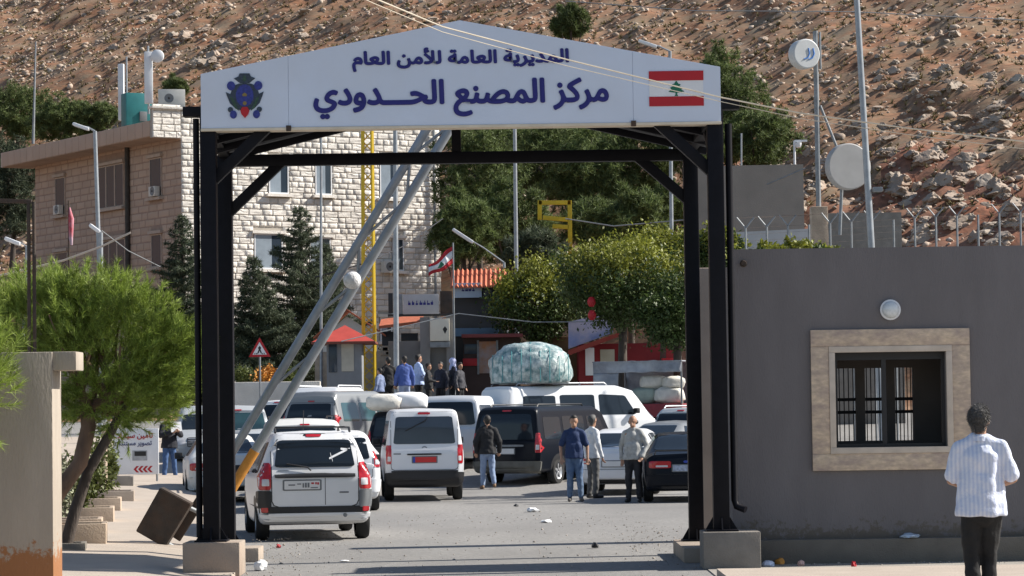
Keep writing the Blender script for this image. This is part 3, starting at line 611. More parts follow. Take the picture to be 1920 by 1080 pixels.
class Car:
    def __init__(s, name, keys, paint, px, py, D, yaw, label, cat='car', wheels=(.75, 3.4), wr=.31, group=None, z=None):
        q = P(px, py, D); s.keys = keys; s.wr = wr; s.root = empty(name, (q.x, D, terr(0, D) if z is None else z), yaw, label, cat, group)
        s.wb = max(k[4] for k in keys); v, f = car_shell(keys, wheels, wr); s.L = keys[-1][0]
        s.bvh = BVHTree.FromPolygons([Vector(x) for x in v], f); s.paint = paint; s.body = mk('body', v, f, paint, s.root, angle=38)
        for y in wheels:
            for sg in (-1, 1):
                s.patch('wheel_arch', 'x', [(y - wr * 1.2, .2), (y + wr * 1.2, .2), (y + wr * 1.2, wr * 2.25), (y - wr * 1.2, wr * 2.25)], blackpl, 1.0, .002, sg, 12)
                s.wheel(y, sg, wr)
    def wheel(s, y, sg, r):
        w_ = .20; e = empty('wheel', (sg * (s.wb - .115), y, r)); e.parent = s.root
        t = lathe('tyre', [(r * .62, -w_ / 2), (r * .9, -w_ / 2), (r, -w_ * .3), (r, w_ * .3), (r * .9, w_ / 2), (r * .62, w_ / 2)], rubber, e, 26, 'x')
        lathe('rim', [(0, sg * w_ * .34), (r * .15, sg * w_ * .36), (r * .2, sg * w_ * .26), (r * .5, sg * w_ * .3), (r * .6, sg * w_ * .46), (r * .64, sg * w_ * .44)], alloy, e, 20, 'x')
        for k in range(5):
            a = k * 2 * math.pi / 5; c, d = math.cos(a), math.sin(a); b_ = box('spoke', (-.01, .01, -.03, .03, r * .1, r * .6), alloy, e, .006); b_.rotation_euler = (a, 0, 0); b_.location = (sg * w_ * .38, 0, 0)
    def patch(s, name, axis, c, m, rnd=.25, lift=.006, sg=1, n=10, parent=None):
        """panel with rounded corners projected onto the body: axis y = seen from the rear (sg 1) or front (-1), x = side"""
        g_ = sorted(set([-1 + 2 * i / n for i in range(n + 1)] + [-(1 - rnd), 1 - rnd])) if rnd < 1 else [-1 + 2 * i / n for i in range(n + 1)]
        k = len(g_); pts = []
        for b in g_:
            for a in g_:
                x, y = a, b; t = 1 - rnd
                if abs(a) > t and abs(b) > t:
                    da, db = (abs(a) - t) / rnd, (abs(b) - t) / rnd; l_ = math.hypot(da, db)
                    if l_ > 1e-6: q = max(da, db) / l_; x = math.copysign(t + da * q * rnd, a); y = math.copysign(t + db * q * rnd, b)
                u, v = (x + 1) / 2, (y + 1) / 2
                pts.append(((c[0][0] * (1 - u) + c[1][0] * u) * (1 - v) + (c[3][0] * (1 - u) + c[2][0] * u) * v, (c[0][1] * (1 - u) + c[1][1] * u) * (1 - v) + (c[3][1] * (1 - u) + c[2][1] * u) * v))
        V = []
        for a, b in pts:
            if axis == 'y': o, d = Vector((a, -5 if sg > 0 else s.L + 5, b)), Vector((0, sg, 0))
            else: o, d = Vector((sg * 5, a, b)), Vector((-sg, 0, 0))
            hit = s.bvh.ray_cast(o, d)
            if hit[0] is None:
                hit = s.bvh.find_nearest(o + d * (5 - s.wb * .9 if axis == 'x' else 5.1))
            nn = hit[1].copy()
            if nn.dot(d) > 0: nn = -nn
            V.append(hit[0] + (nn * .5 - d * .5) * lift)
        f = [[j * k + i, j * k + i + 1, (j + 1) * k + i + 1, (j + 1) * k + i] for j in range(k - 1) for i in range(k - 1)]
        rim = [i for i in range(k)] + [j * k + k - 1 for j in range(1, k)] + [(k - 1) * k + i for i in range(k - 2, -1, -1)] + [j * k for j in range(k - 2, 0, -1)]
        d = Vector((0, sg, 0)) if axis == 'y' else Vector((-sg, 0, 0)); b0 = len(V); V += [V[i] + d * (lift + .012) for i in rim]
        for i in range(len(rim)): j = (i + 1) % len(rim); f.append([rim[i], rim[j], b0 + j, b0 + i])
        bm = bmesh.new(); bv = [bm.verts.new(x) for x in V]
        for q in f: bm.faces.new([bv[i] for i in q])
        bmesh.ops.recalc_face_normals(bm, faces=bm.faces)
        return bm_obj(name, bm, m, parent or s.root, angle=40)
    def rect(s, name, x0, z0, x1, z1, m, rnd=.2, lift=.008, n=6, sg=1, parent=None): return s.patch(name, 'y', [(x0, z0), (x1, z0), (x1, z1), (x0, z1)], m, rnd, lift, sg, n, parent)
    def lights(s, x0, x1, z0, z1, m=None, rnd=.3):
        for k in (-1, 1):
            o = s.patch('tail_light', 'y', [(k * x0, z0), (k * x1, z0), (k * x1, z1), (k * x0, z1)], m or taillight, rnd, .012, 1, 8)
            s.patch('lens', 'y', [(k * (x0 + (x1 - x0) * .15), z0 + (z1 - z0) * .15), (k * (x1 - (x1 - x0) * .3), z0 + (z1 - z0) * .15), (k * (x1 - (x1 - x0) * .3), z0 + (z1 - z0) * .4), (k * (x0 + (x1 - x0) * .15), z0 + (z1 - z0) * .4)], lenswhite, .2, .017, 1, 4, o)
    def plate(s, x0, x1, z0, z1, m=None, txt=None):
        s.rect('plate_surround', x0 - .025, z0 - .02, x1 + .025, z1 + .02, greypl, .12, .014, 4); o = s.rect('number_plate', x0, z0, x1, z1, m or plate_w, .08, .02, 4)
        yy = min((Vector(q.co).y for q in o.data.vertices))
        if txt: text('lettering', txt, x0 + .04, x1 - .04, z0 + .025, z1 - .025, yy - .001, blackpl if m is None else plate_w, o, .0, False, .002)
        return o
    def sides(s, wins_):
        for q in wins_:
            for k in (-1, 1): s.patch('side_window', 'x', q, glass, .16, .005, k, 10)
    def mirror(s, y, z):
        for k in (-1, 1):
            e = box('mirror', (-.09, .09, -.05, .07, -.07, .08), blackpl, s.root, .03); e.location = (k * (s.wb + .09), y, z); box('mirror_arm', (-.08, .08, .0, .04, -.06, -.02), blackpl, e, .008).location = (-k * .1, .01, 0)
    def rails(s, y0, y1, x, z, m=None):
        for k in (-1, 1): tube('roof_rail', [(k * x, y0, z - .06), (k * x, y0 + .08, z), (k * x, y1 - .08, z), (k * x, y1, z - .06)], .018, m or blackpl, s.root, 6)
def paint(n, c, rough=.28): return mat(n, c, rough, .03, 2, spec=.6, col2=[x * .88 + .01 for x in c], c2scale=1.1, c2amt=.4)
white1 = paint('paint_white', (.70, .71, .73)); white2 = paint('paint_offwhite', (.66, .66, .64)); black1 = mat('paint_black', (.007, .009, .014), .3, .03, 2, spec=.14)
grey1 = paint('paint_grey', (.20, .21, .22)); silv1 = paint('paint_silver', (.40, .42, .44)); dkblue = paint('paint_darkblue', (.02, .03, .05), .2)
SEDAN = [(0, .36, .86, .93, .80, .66), (.05, .30, .92, 1.0, .85, .70), (.25, .25, .94, 1.045, .88, .72), (.62, .23, .95, 1.07, .895, .70), (1.35, .21, .94, 1.40, .905, .56), (2.1, .2, .93, 1.455, .91, .57), (2.8, .2, .92, 1.41, .91, .57), (3.65, .2, .93, 1.0, .905, .70), (4.45, .24, .80, .86, .87, .66), (4.7, .32, .62, .68, .74, .58)]
WAGON = [(0, .36, .90, .99, .80, .70), (.06, .30, .94, 1.06, .85, .72), (.22, .26, .95, 1.45, .865, .62), (.34, .25, .95, 1.585, .87, .60), (.7, .22, .95, 1.62, .87, .60), (2.5, .2, .93, 1.60, .87, .60), (2.95, .2, .92, 1.50, .87, .60), (3.6, .2, .92, 1.0, .865, .70), (4.3, .24, .80, .86, .83, .64), (4.45, .33, .62, .68, .72, .56)]
VAN = [(0, .44, 1.0, 1.12, .79, .77), (.05, .36, 1.04, 1.40, .835, .76), (.11, .34, 1.05, 1.86, .845, .71), (.2, .32, 1.05, 1.95, .85, .70), (3.4, .3, 1.05, 1.96, .85, .70), (3.9, .3, 1.04, 1.82, .85, .68), (4.45, .3, 1.02, 1.12, .84, .70), (4.75, .34, .85, .92, .78, .62), (4.84, .4, .7, .76, .72, .56)]
SUV = [(0, .48, 1.02, 1.12, .85, .78), (.06, .42, 1.05, 1.2, .90, .78), (.2, .38, 1.06, 1.62, .92, .72), (.32, .36, 1.06, 1.76, .925, .70), (2.6, .34, 1.04, 1.78, .925, .70), (3.1, .34, 1.04, 1.66, .925, .68), (3.7, .34, 1.05, 1.14, .92, .74), (4.5, .38, .95, 1.02, .88, .68), (4.7, .46, .75, .82, .78, .6)]
def k_scale(K, sl=1, sw=1, sh=1): return [(a * sl, b * sh, c * sh, d * sh, e * sw, f * sw) for a, b, c, d, e, f in K]

# --- near white estate
c = Car('estate_car', WAGON, white1, 592, 1000, 41.4, R(8.5), 'white estate car with wide tailgate stopped just behind the left gate post', wheels=(.72, 3.55), wr=.30)
c.rect('tailgate_gap', -.652, .508, .652, 1.602, blackpl, .16, .006, 12); c.rect('tailgate_panel', -.64, .52, .64, 1.59, paint('paint_white_b', (.69, .70, .72)), .16, .010, 12)
c.patch('rear_window', 'y', [(-.60, 1.10), (.60, 1.10), (.54, 1.50), (-.54, 1.50)], glass, .14, .018, 1, 12)
c.rect('trim_strip', -.60, .945, .60, 1.0, blackpl, .3, .03, 8); c.rect('door_seam', .145, .54, .153, .94, blackpl, .0, .0125, 4)
c.patch('lower_bumper', 'y', [(-.84, .33), (.84, .33), (.86, .42), (-.86, .42)], white1, .3, .035, 1, 12); c.patch('bumper', 'y', [(-.85, .425), (.85, .425), (.86, .52), (-.86, .52)], blackpl, .12, .022, 1, 12)
for k in (-1, 1):
    c.patch('bumper_corner', 'y', [(k * .655, .50), (k * .86, .50), (k * .86, .76), (k * .655, .76)], greypl if k > 0 else blackpl, .2, .026, 1, 8)  # right corner greyer than the left: sunlight on that side painted in
    c.rect('fog_light', k * .70, .44, k * .80, .51, taillight, .3, .03, 4)
c.lights(.655, .845, .77, 1.17)
c.rect('brake_light', -.11, 1.545, .11, 1.585, taillight, .3, .02, 4)
pl = c.plate(-.46, .07, .775, .90)
py_ = min(q.co.y for q in pl.data.vertices)
for x0, w_, z0, z1, m_ in [(-.40, .10, .83, .85, greypl), (-.27, .06, .845, .862, greypl), (-.19, .022, .80, .865, greypl), (-.155, .028, .80, .87, greypl), (-.115, .028, .80, .87, greypl), (-.06, .04, .85, .875, redp), (.0, .022, .845, .878, redp), (.03, .025, .84, .876, redp), (-.07, .11, .79, .805, greypl)]: box('plate_mark', (x0, x0 + w_, py_ - .003, py_ + .002, z0, z1), m_, pl)
tube('wiper', [(-.06, -.0, 1.05), (-.11, .012, 1.10), (-.42, .04, 1.155)], .011, blackpl, c.root); c.rect('badge', .36, .71, .50, .735, greypl, .3, .013, 4); c.rect('lettering_strip', -.55, 1.03, -.38, 1.055, greypl, .3, .013, 4)
st = empty('sticker', (0, 0, 0)); st.parent = c.root
for a, b in [(((.22, 1.22), (.50, 1.35))), ((.24, 1.30), (.27, 1.18)), ((.40, 1.36), (.50, 1.35))]: c.patch('stroke', 'y', [(a[0], a[1] - .016), (b[0], b[1] - .016), (b[0], b[1] + .016), (a[0], a[1] + .016)], whitep, .3, .022, 1, 4, st)
lathe('fuel_emblem', [(0, -.004), (.03, -.004), (.032, 0)], silver_d, c.root, 14, 'y', (.44, -.045, .385))
c.sides([[(.42, 1.02), (1.15, 1.0), (1.15, 1.46), (.52, 1.48)], [(1.25, 1.0), (2.1, 1.0), (2.05, 1.46), (1.25, 1.46)], [(2.2, 1.0), (3.05, 1.0), (2.7, 1.42), (2.2, 1.46)]])
c.mirror(2.95, 1.02); c.rails(.45, 2.5, .56, 1.68); box('roof_bar', (-.58, .58, -.03, .03, 0, .025), blackpl, c.root, .008).location = (0, 1.4, 1.675)
tube('aerial', [(0, 2.4, 1.62), (0, 2.2, 1.95)], .006, blackpl, c.root, 5)
# --- white minibus van
c = Car('minibus', VAN, white1, 797, 930, 59.0, R(4), 'white high roofed minibus with a red number plate in the middle lane', 'van', wheels=(1.0, 3.75), wr=.32)
c.rect('tailgate_gap', -.715, .665, .715, 1.905, blackpl, .1, .003, 12); c.rect('tailgate_panel', -.704, .675, .704, 1.896, white1, .1, .007, 12); c.patch('rear_window', 'y', [(-.66, 1.22), (.66, 1.22), (.60, 1.80), (-.60, 1.80)], mat('tinted_glass', (.035, .045, .06), .1, .1, 2, spec=.7), .12, .012, 1, 12)
c.patch('bumper', 'y', [(-.83, .32), (.83, .32), (.84, .62), (-.84, .62)], blackpl, .12, .05, 1, 12); c.rect('bumper_step', -.70, .62, .70, .66, blackpl, .2, .06, 6)
c.lights(.70, .815, .80, 1.20); c.rect('brake_light', -.13, 1.845, .13, 1.89, taillight, .3, .02, 4)
c.rect('handle_strip', -.37, .985, .36, 1.02, blackpl, .3, .03, 6); pl = c.plate(-.25, .25, .83, .945, plate_r); c.rect('plate_band', -.25, .83, -.20, .945, plate_b, .1, .024, 4)
lathe('emblem', [(.04, -.006), (.055, -.01), (.065, -.006), (.066, 0)], silver_d, c.root, 18, 'y', (0, .02, 1.11)); tube('wiper', [(.07, .02, 1.80), (.03, .03, 1.72), (-.4, .05, 1.50)], .010, blackpl, c.root)
c.rect('gate_seam', -.72, .69, .72, .697, greypl, 0, .004, 6); c.rect('lettering_strip', -.66, 1.0, -.50, 1.03, greypl, .3, .008, 4)
c.sides([[(.3, 1.15), (1.5, 1.15), (1.5, 1.72), (.35, 1.72)], [(1.6, 1.15), (2.75, 1.15), (2.75, 1.72), (1.6, 1.72)], [(2.9, 1.15), (3.95, 1.15), (3.65, 1.68), (2.9, 1.72)]]); c.mirror(3.85, 1.25)
# --- black people carrier
c = Car('people_carrier', k_scale(VAN, 1.05, 1.10, .98), black1, 948, 890, 67.5, R(-26), 'black people carrier parked beyond the man in the black jacket', 'van', wheels=(1.1, 4.0), wr=.34)
c.patch('rear_window', 'y', [(-.76, 1.12), (.76, 1.12), (.66, 1.74), (-.66, 1.74)], glass, .14, .012, 1, 12); c.lights(.80, .925, .80, 1.28); c.patch('bumper', 'y', [(-.92, .32), (.92, .32), (.92, .60), (-.92, .60)], mat('bumper_dull', (.10, .10, .09), .6, .2, 5), .12, .05, 1, 12)
c.plate(-.24, .24, .78, .90); c.rect('brake_light', -.12, 1.80, .12, 1.84, taillight, .3, .02, 4); c.rect('handle_strip', -.5, .95, .5, 1.0, silver_d, .3, .02, 6)
c.sides([[(.35, 1.12), (1.35, 1.12), (1.35, 1.66), (.4, 1.66)], [(1.5, 1.12), (2.75, 1.12), (2.75, 1.68), (1.5, 1.68)], [(2.95, 1.12), (4.1, 1.12), (3.75, 1.62), (2.95, 1.68)]]); c.mirror(4.0, 1.2); c.rails(.5, 3.2, .62, 1.97)
# --- white sedan and black sedan on the right
c = Car('saloon_car', SEDAN, white1, 1152, 920, 61.3, R(-9), 'white saloon car parked behind the bald man in the checked shirt', wheels=(.95, 3.7), wr=.32)
def sedan_rear(c, plate_txt, hi=.92, light_z=(.70, .86), lx=(.46, .82), pm=None):
    c.patch('rear_window', 'y', [(-.62, 1.06), (.62, 1.06), (.48, 1.36), (-.48, 1.36)], glass, .14, .008, 1, 12); c.lights(lx[0], lx[1], *light_z)
    c.patch('bumper', 'y', [(-.84, .30), (.84, .30), (.85, .56), (-.85, .56)], c.paint, .12, .04, 1, 12); c.rect('boot_seam', -.70, .572, .70, .58, blackpl, 0, .006, 6); c.rect('diffuser', -.5, .29, .5, .36, blackpl, .2, .05, 6)
    c.plate(-.26, .26, .64, .755, pm, plate_txt); c.sides([[(1.0, 1.0), (1.5, 1.0), (1.5, 1.33), (1.38, 1.34)], [(1.58, 1.0), (2.3, 1.0), (2.25, 1.36), (1.58, 1.36)], [(2.4, 1.0), (3.3, 1.0), (2.9, 1.32), (2.4, 1.36)]]); c.mirror(3.2, .98)
sedan_rear(c, None)
c = Car('saloon_car', k_scale(SEDAN, .93, .94, .96), black1, 1287, 930, 56.0, R(-1), 'black saloon car half hidden behind the right gate post', wheels=(.9, 3.45), wr=.30); sedan_rear(c, None, pm=mat('plate_dusty_blue', (.32, .36, .46), .5, .3, 25), lx=(.30, .74), light_z=(.70, .84))
c.rect('emblem', -.05, .80, .05, .85, plate_b, .9, .01, 6); tube('boot_spoiler', [(-.62, .10, .97), (-.6, .06, 1.05), (.6, .06, 1.05), (.62, .10, .97)], .018, blackpl, c.root, 6)
# --- cars queueing further back
def hatch_rear(c, zr=1.48, glassm=None, w_=.62, l=(.70, .84, .85, 1.2)):
    c.rect('tailgate_gap', -w_ - .055, .635, w_ + .055, zr + .035, blackpl, .12, .002, 10); c.rect('tailgate_panel', -w_ - .045, .645, w_ + .045, zr + .026, c.paint, .12, .006, 10)
    c.patch('rear_window', 'y', [(-w_, zr * .71), (w_, zr * .71), (w_ * .88, zr), (-w_ * .88, zr)], glassm or glass, .14, .010, 1, 12); c.lights(*l)
    c.patch('bumper', 'y', [(-.84, .36), (.84, .36), (.85, .62), (-.85, .62)], c.paint, .12, .04, 1, 10); c.plate(-.25, .25, .68, .79); c.rect('brake_light', -.1, zr + .05, .1, zr + .08, taillight, .3, .02, 4)
c = Car('hatchback', k_scale(WAGON, .9, .97, .95), white1, 634, 930, 53.4, R(7), 'white hatchback squeezed between the white estate car and the minibus', wheels=(.68, 3.2), wr=.29); hatch_rear(c, 1.42); c.sides([[(.42, 1.0), (1.2, 1.0), (1.2, 1.38), (.55, 1.38)], [(1.3, 1.0), (2.6, 1.0), (2.3, 1.36), (1.3, 1.38)]]); c.mirror(2.6, .98)
c = Car('off_roader', SUV, white2, 574, 930, 58.2, R(8), 'white off roader with black rear window ahead of the estate car', wheels=(.85, 3.6), wr=.37); hatch_rear(c, 1.60, None, .72, (.80, .90, .9, 1.3)); c.rails(.4, 2.6, .64, 1.84); c.sides([[(.45, 1.12), (1.3, 1.12), (1.3, 1.6), (.5, 1.6)], [(1.4, 1.12), (2.2, 1.12), (2.2, 1.62), (1.4, 1.62)], [(2.3, 1.12), (3.2, 1.12), (2.95, 1.58), (2.3, 1.62)]]); c.mirror(3.1, 1.15); box('spare_box', (-.14, .14, -.02, .1, 1.05, 1.12), greypl, c.root, .02).location = (0, .02, .42)
c = Car('off_roader', k_scale(SUV, 1.0, 1.0, 1.10), grey1, 578, 800, 77, R(-28), 'grey off roader with green tinted side windows in the queue', wheels=(.85, 3.6), wr=.37); gt = mat('green_glass', (.03, .07, .08), .08, .1, 2, spec=.8); hatch_rear(c, 1.62, None, .74, (.80, .90, .9, 1.3)); c.rails(.4, 2.8, .64, 1.84, silver)
for q in [[(.4, 1.12), (1.25, 1.12), (1.25, 1.64), (.45, 1.64)], [(1.38, 1.12), (2.2, 1.12), (2.2, 1.64), (1.38, 1.64)], [(2.3, 1.12), (3.25, 1.12), (3.0, 1.58), (2.3, 1.64)]]:
    for k in (-1, 1): c.patch('side_window', 'x', q, gt, .12, .005, k, 8)
c = Car('off_roader', k_scale(SUV, 1.02, 1, 1.04), white1, 588, 800, 82.6, R(-14), 'white off roader at the back of the queue, only its roof showing', wheels=(.85, 3.6), wr=.37); c.sides([[(.4, 1.15), (1.9, 1.15), (1.9, 1.68), (.45, 1.68)], [(2.0, 1.15), (3.25, 1.15), (3.0, 1.62), (2.0, 1.68)]]); hatch_rear(c, 1.62, None, .72, (.80, .90, .9, 1.3)); c.rails(.4, 2.8, .64, 1.9, whitep)
c = Car('saloon_car', SEDAN, white1, 672, 815, 79, R(-16), 'white saloon car far back, right of the grey off roader', wheels=(.95, 3.7), wr=.32); sedan_rear(c, None)
c = Car('off_roader', k_scale(SUV, 1.0, .97, 1.0), silv1, 447, 830, 73, R(8), 'silver off roader seen from behind between the left gate posts and the boom', 'car', wheels=(.85, 3.6), wr=.36); hatch_rear(c, 1.60, gt, .74, (.80, .90, .9, 1.3))
c = Car('hatchback', k_scale(WAGON, .88, .97, .95), white1, 513, 815, 81, R(-20), 'small white hatchback behind the raised barrier boom', wheels=(.68, 3.2), wr=.29); hatch_rear(c, 1.42); c.sides([[(.42, 1.0), (1.2, 1.0), (1.2, 1.38), (.55, 1.38)], [(1.3, 1.0), (2.6, 1.0), (2.3, 1.36), (1.3, 1.38)]])
c = Car('off_roader', SUV, black1, 755, 820, 69, R(2), 'black off roader with white sacks on its roof beside the minibus', wheels=(.85, 3.6), wr=.36); hatch_rear(c, 1.62, None, .74, (.80, .90, .9, 1.3)); blk_suv = c
c = Car('minibus', VAN, white1, 843, 800, 73, R(-7), 'white minibus with dark rear window in the back row', 'van', wheels=(1.0, 3.75), wr=.32); c.patch('rear_window', 'y', [(-.68, 1.2), (.68, 1.2), (.60, 1.80), (-.60, 1.80)], glass, .16, .012, 1, 12); c.lights(.70, .815, .80, 1.20); c.sides([[(.3, 1.15), (2.7, 1.15), (2.7, 1.72), (.35, 1.72)], [(2.9, 1.15), (3.95, 1.15), (3.65, 1.68), (2.9, 1.72)]])
c = Car('panel_van', k_scale(VAN, 1.1, 1.05, 1.03), white1, 922, 800, 77.0, R(-58), 'white van with a net wrapped bundle on its roof behind the black people carrier', 'van', wheels=(1.1, 4.1), wr=.33); c.sides([[(3.05, 1.2), (4.3, 1.2), (3.95, 1.74), (3.05, 1.78)], [(.5, 1.25), (1.6, 1.25), (1.6, 1.75), (.55, 1.75)], [(1.75, 1.25), (2.9, 1.25), (2.9, 1.77), (1.75, 1.77)]]); c.mirror(4.2, 1.3); c.rails(.4, 3.4, .66, 2.10, silver); c.lights(.74, .86, .82, 1.25)
for yy in (.7, 1.6, 2.5): box('roof_bar', (-.70, .70, -.03, .03, 2.075, 2.11), silver, c.root, .006).location = (0, yy, 0)
van_rack = c
c = Car('off_roader', k_scale(SUV, .98, .98, .95), white2, 1268, 880, 70.5, R(-38), 'white off roader behind the black saloon car', wheels=(.85, 3.5), wr=.35); hatch_rear(c, 1.55, None, .72, (.80, .90, .9, 1.25)); c.sides([[(.4, 1.1), (1.9, 1.1), (1.9, 1.56), (.45, 1.56)], [(2.0, 1.1), (3.1, 1.1), (2.85, 1.5), (2.0, 1.56)]]); c.rails(.4, 2.6, .62, 1.74, silver)
c = Car('saloon_car', SEDAN, grey1, 1196, 870, 68.5, R(-30), 'grey saloon car with a bluish windscreen behind the white saloon', wheels=(.95, 3.7), wr=.32); sedan_rear(c, None)
c = Car('saloon_car', SEDAN, white2, 428, 900, 60, R(8), 'white saloon car left of the estate car, behind the left gate posts', wheels=(.95, 3.7), wr=.32); sedan_rear(c, None)
c = Car('saloon_car', SEDAN, silv1, 505, 860, 67.2, R(9), 'silver saloon car behind the lower part of the barrier boom', wheels=(.95, 3.7), wr=.32); sedan_rear(c, None)
c = Car('saloon_car', k_scale(SEDAN, 1, .98, 1.02), white1, 643, 860, 63.6, R(6), 'white saloon car ahead of the white hatchback, left of the minibus', wheels=(.95, 3.7), wr=.32); sedan_rear(c, None)
# front-facing off-roader at far left
c = Car('off_roader', k_scale(SUV, 1.0, 1.0, 1.04), silv1, 352, 880, 77, R(186), 'silver off roader facing the camera beside the left gate post', wheels=(.85, 3.6), wr=.38, z=.3)
c.patch('windscreen', 'y', [(-.70, 1.2), (.70, 1.2), (.6, 1.62), (-.6, 1.62)], glass, .12, .01, -1, 10)
gr = c.patch('grille', 'y', [(-.5, .72), (.5, .72), (.5, .98), (-.5, .98)], blackpl, .15, .012, -1, 8)
for k in range(5): c.patch('grille_bar', 'y', [(-.48, .745 + k * .048), (.48, .745 + k * .048), (.48, .765 + k * .048), (-.48, .765 + k * .048)], alloy, .2, .02, -1, 4, gr)
for k in (-1, 1): c.patch('headlight', 'y', [(k * .56, .78), (k * .84, .78), (k * .84, .95), (k * .56, .95)], lenswhite, .3, .014, -1, 8)
c.patch('bumper', 'y', [(-.86, .46), (.86, .46), (.86, .68), (-.86, .68)], silv1, .15, .05, -1, 10); c.mirror(3.1, 1.15); c.root.location.y += 4.7
# --- loaded pickup with tarpaulin frame
q = P(1196, 800, 84); tr = empty('loaded_truck', (q.x, 84, terr(0, 84)), R(-20), 'small truck with torn plastic canopy and white sacks, behind the parked cars', 'truck')
tarp = mat('plastic_tarp', (.36, .38, .42), .35, .25, 2.5, .8, 6, col2=(.16, .17, .2), c2scale=1.5, c2amt=.8)
box('cargo_bed', (-1.4, 1.4, 0, 3.2, .75, 1.15), mat('bed_red', (.22, .03, .04), .6, .2, 4), tr, .02); box('chassis', (-.5, .5, .1, 5, .5, .75), blackpl, tr, .02)
for x in (-1.38, 1.38):
    for y in (.05, 3.15): tube('frame_post', [(x, y, 1.1), (x, y, 2.4)], .03, silver_d, tr, 6)
def wavy(name, x0, x1, z0, z1, y, m, parent, amp=.06, n=16):
    v = []; f = []
    for j in range(n + 1):
        for i in range(n + 1): x = x0 + (x1 - x0) * i / n; z = z0 + (z1 - z0) * j / n; v.append((x, y + amp * noise.noise(Vector((x * 2.2, z * 2.2, y))), z + .03 * noise.noise(Vector((x * 3, y, 9)))))
    for j in range(n):
        for i in range(n): a = j * (n + 1) + i; f.append([a, a + 1, a + n + 2, a + n + 1])
    o = mk(name, v, f, m, parent, True); s_ = o.modifiers.new('t', 'SOLIDIFY'); s_.thickness = .02; return o
wavy('tarp_top_strip', -1.4, 1.4, 2.1, 2.45, 0, tarp, tr); wavy('tarp_side', -1.4, -.6, 1.15, 2.1, 0, tarp, tr, .12); wavy('tarp_back', -1.4, 1.4, 1.15, 2.45, 3.18, tarp, tr, .1)
v = []; o = mk('tarp_roof', [(-1.42, -.02, 2.42), (1.42, -.02, 2.42), (1.42, 3.2, 2.42), (-1.42, 3.2, 2.42), (-1.42, -.02, 2.45), (1.42, -.02, 2.45), (1.42, 3.2, 2.45), (-1.42, 3.2, 2.45)], [[0, 3, 2, 1], [4, 5, 6, 7], [0, 1, 5, 4], [1, 2, 6, 5], [2, 3, 7, 6], [3, 0, 4, 7]], tarp, tr)
for x in (-1.05, 1.05):
    for y in (.8, 4.4): e = empty('wheel', (x, y, .4)); e.parent = tr; lathe('tyre', [(.24, -.12), (.37, -.12), (.4, -.07), (.4, .07), (.37, .12), (.24, .12)], rubber, e, 20, 'x'); lathe('rim', [(0, .04), (.1, .05), (.24, .0), (.25, .1)], alloy, e, 14, 'x')
box('cab', (-1.0, 1.0, 3.4, 5.1, .55, 2.05), white2, tr, .15)
def sack(name, w_, d_, h_, seed, m):
    bm = bmesh.new(); bmesh.ops.create_icosphere(bm, subdivisions=3, radius=1)
    for v in bm.verts:
        n = v.co.normalized(); p = [math.copysign(abs(a) ** .6, a) for a in n]; k = 1 + .14 * noise.noise(n * 2.2 + Vector((seed,) * 3)) + .06 * noise.noise(n * 6 + Vector((seed,) * 3)); v.co = Vector((p[0] * w_ / 2 * k, p[1] * d_ / 2 * k, p[2] * h_ / 2 * k + h_ / 2))
    return bm_obj(name, bm, m, None, True)
sackm = mat('sack_white', (.62, .60, .55), .7, .12, 6, .5, 20); sackg = mat('sack_green', (.30, .36, .32), .7, .15, 5, .5, 20)
def place(o, root, x, y, z, rz=0): o.matrix_world = Matrix.Translation(root.location) @ Matrix.Rotation(root.rotation_euler.z, 4, 'Z') @ Matrix.Translation((x, y, z)) @ Matrix.Rotation(rz, 4, 'Z')
for i, (x, y, z, w_, h_, m, lab) in enumerate([(.1, .5, 1.15, .9, .5, sackg, 'greenish sack lowest left in the loaded truck bed'), (.85, .5, 1.15, .9, .5, sackm, 'white sack lowest right in the loaded truck bed'), (.3, .6, 1.6, .8, .42, sackm, 'white sack stacked on the left in the truck bed'), (.95, .6, 1.6, .7, .38, sackm, 'white sack stacked on the right in the truck bed')]):
    o = sack('sack', w_, .7, h_, i * 3.1, m); place(o, tr, x, y, z, .2 * i); tag(o, lab, 'sack', 'sacks in the loaded truck')
# net-wrapped bundle on the van roof
netm = mat('bundle_plastic', (.50, .56, .55), .4, .3, 7, 1., 12, col2=(.05, .15, .17), c2scale=5, c2amt=1)
bu = empty('cargo_bundle', (0, 0, 0), 0, 'domed bundle wrapped in teal netting on the white van roof', 'bundle'); place(bu, van_rack.root, .0, 1.30, 2.11); bu.rotation_euler = (0, 0, 0)
bm = bmesh.new(); bmesh.ops.create_icosphere(bm, subdivisions=4, radius=1)
for v in bm.verts:
    n = v.co.normalized(); k = 1 + .09 * noise.noise(n * 3) + .06 * noise.noise(n * 8) + .03 * noise.noise(n * 17); z = n.z
    v.co = Vector((math.copysign(abs(n.x) ** .85, n.x) * 1.14 * k, math.copysign(abs(n.y) ** .85, n.y) * .95 * k, max(0, (math.copysign(abs(z) ** .8, z) * .78 * k + .36)) * 1.0))
bm_obj('wrapped_load', bm, netm, bu, True)
for k in range(9):
    a = -1.0 + k * .25; pts = []
    for i in range(15):
        t = math.pi * i / 14; yy = math.cos(t) * .99 * (1 - .35 * abs(a) ** 3); zz = .36 + .80 * math.sin(t) ** .8 * (1 - .45 * abs(a) ** 2.0) if 0 < i < 14 else .05; pts.append((a * 1.05, -yy, zz * .99))
    tube('rope', pts, .012, mat('rope_teal', (.05, .22, .24), .8, 0), bu, 5)
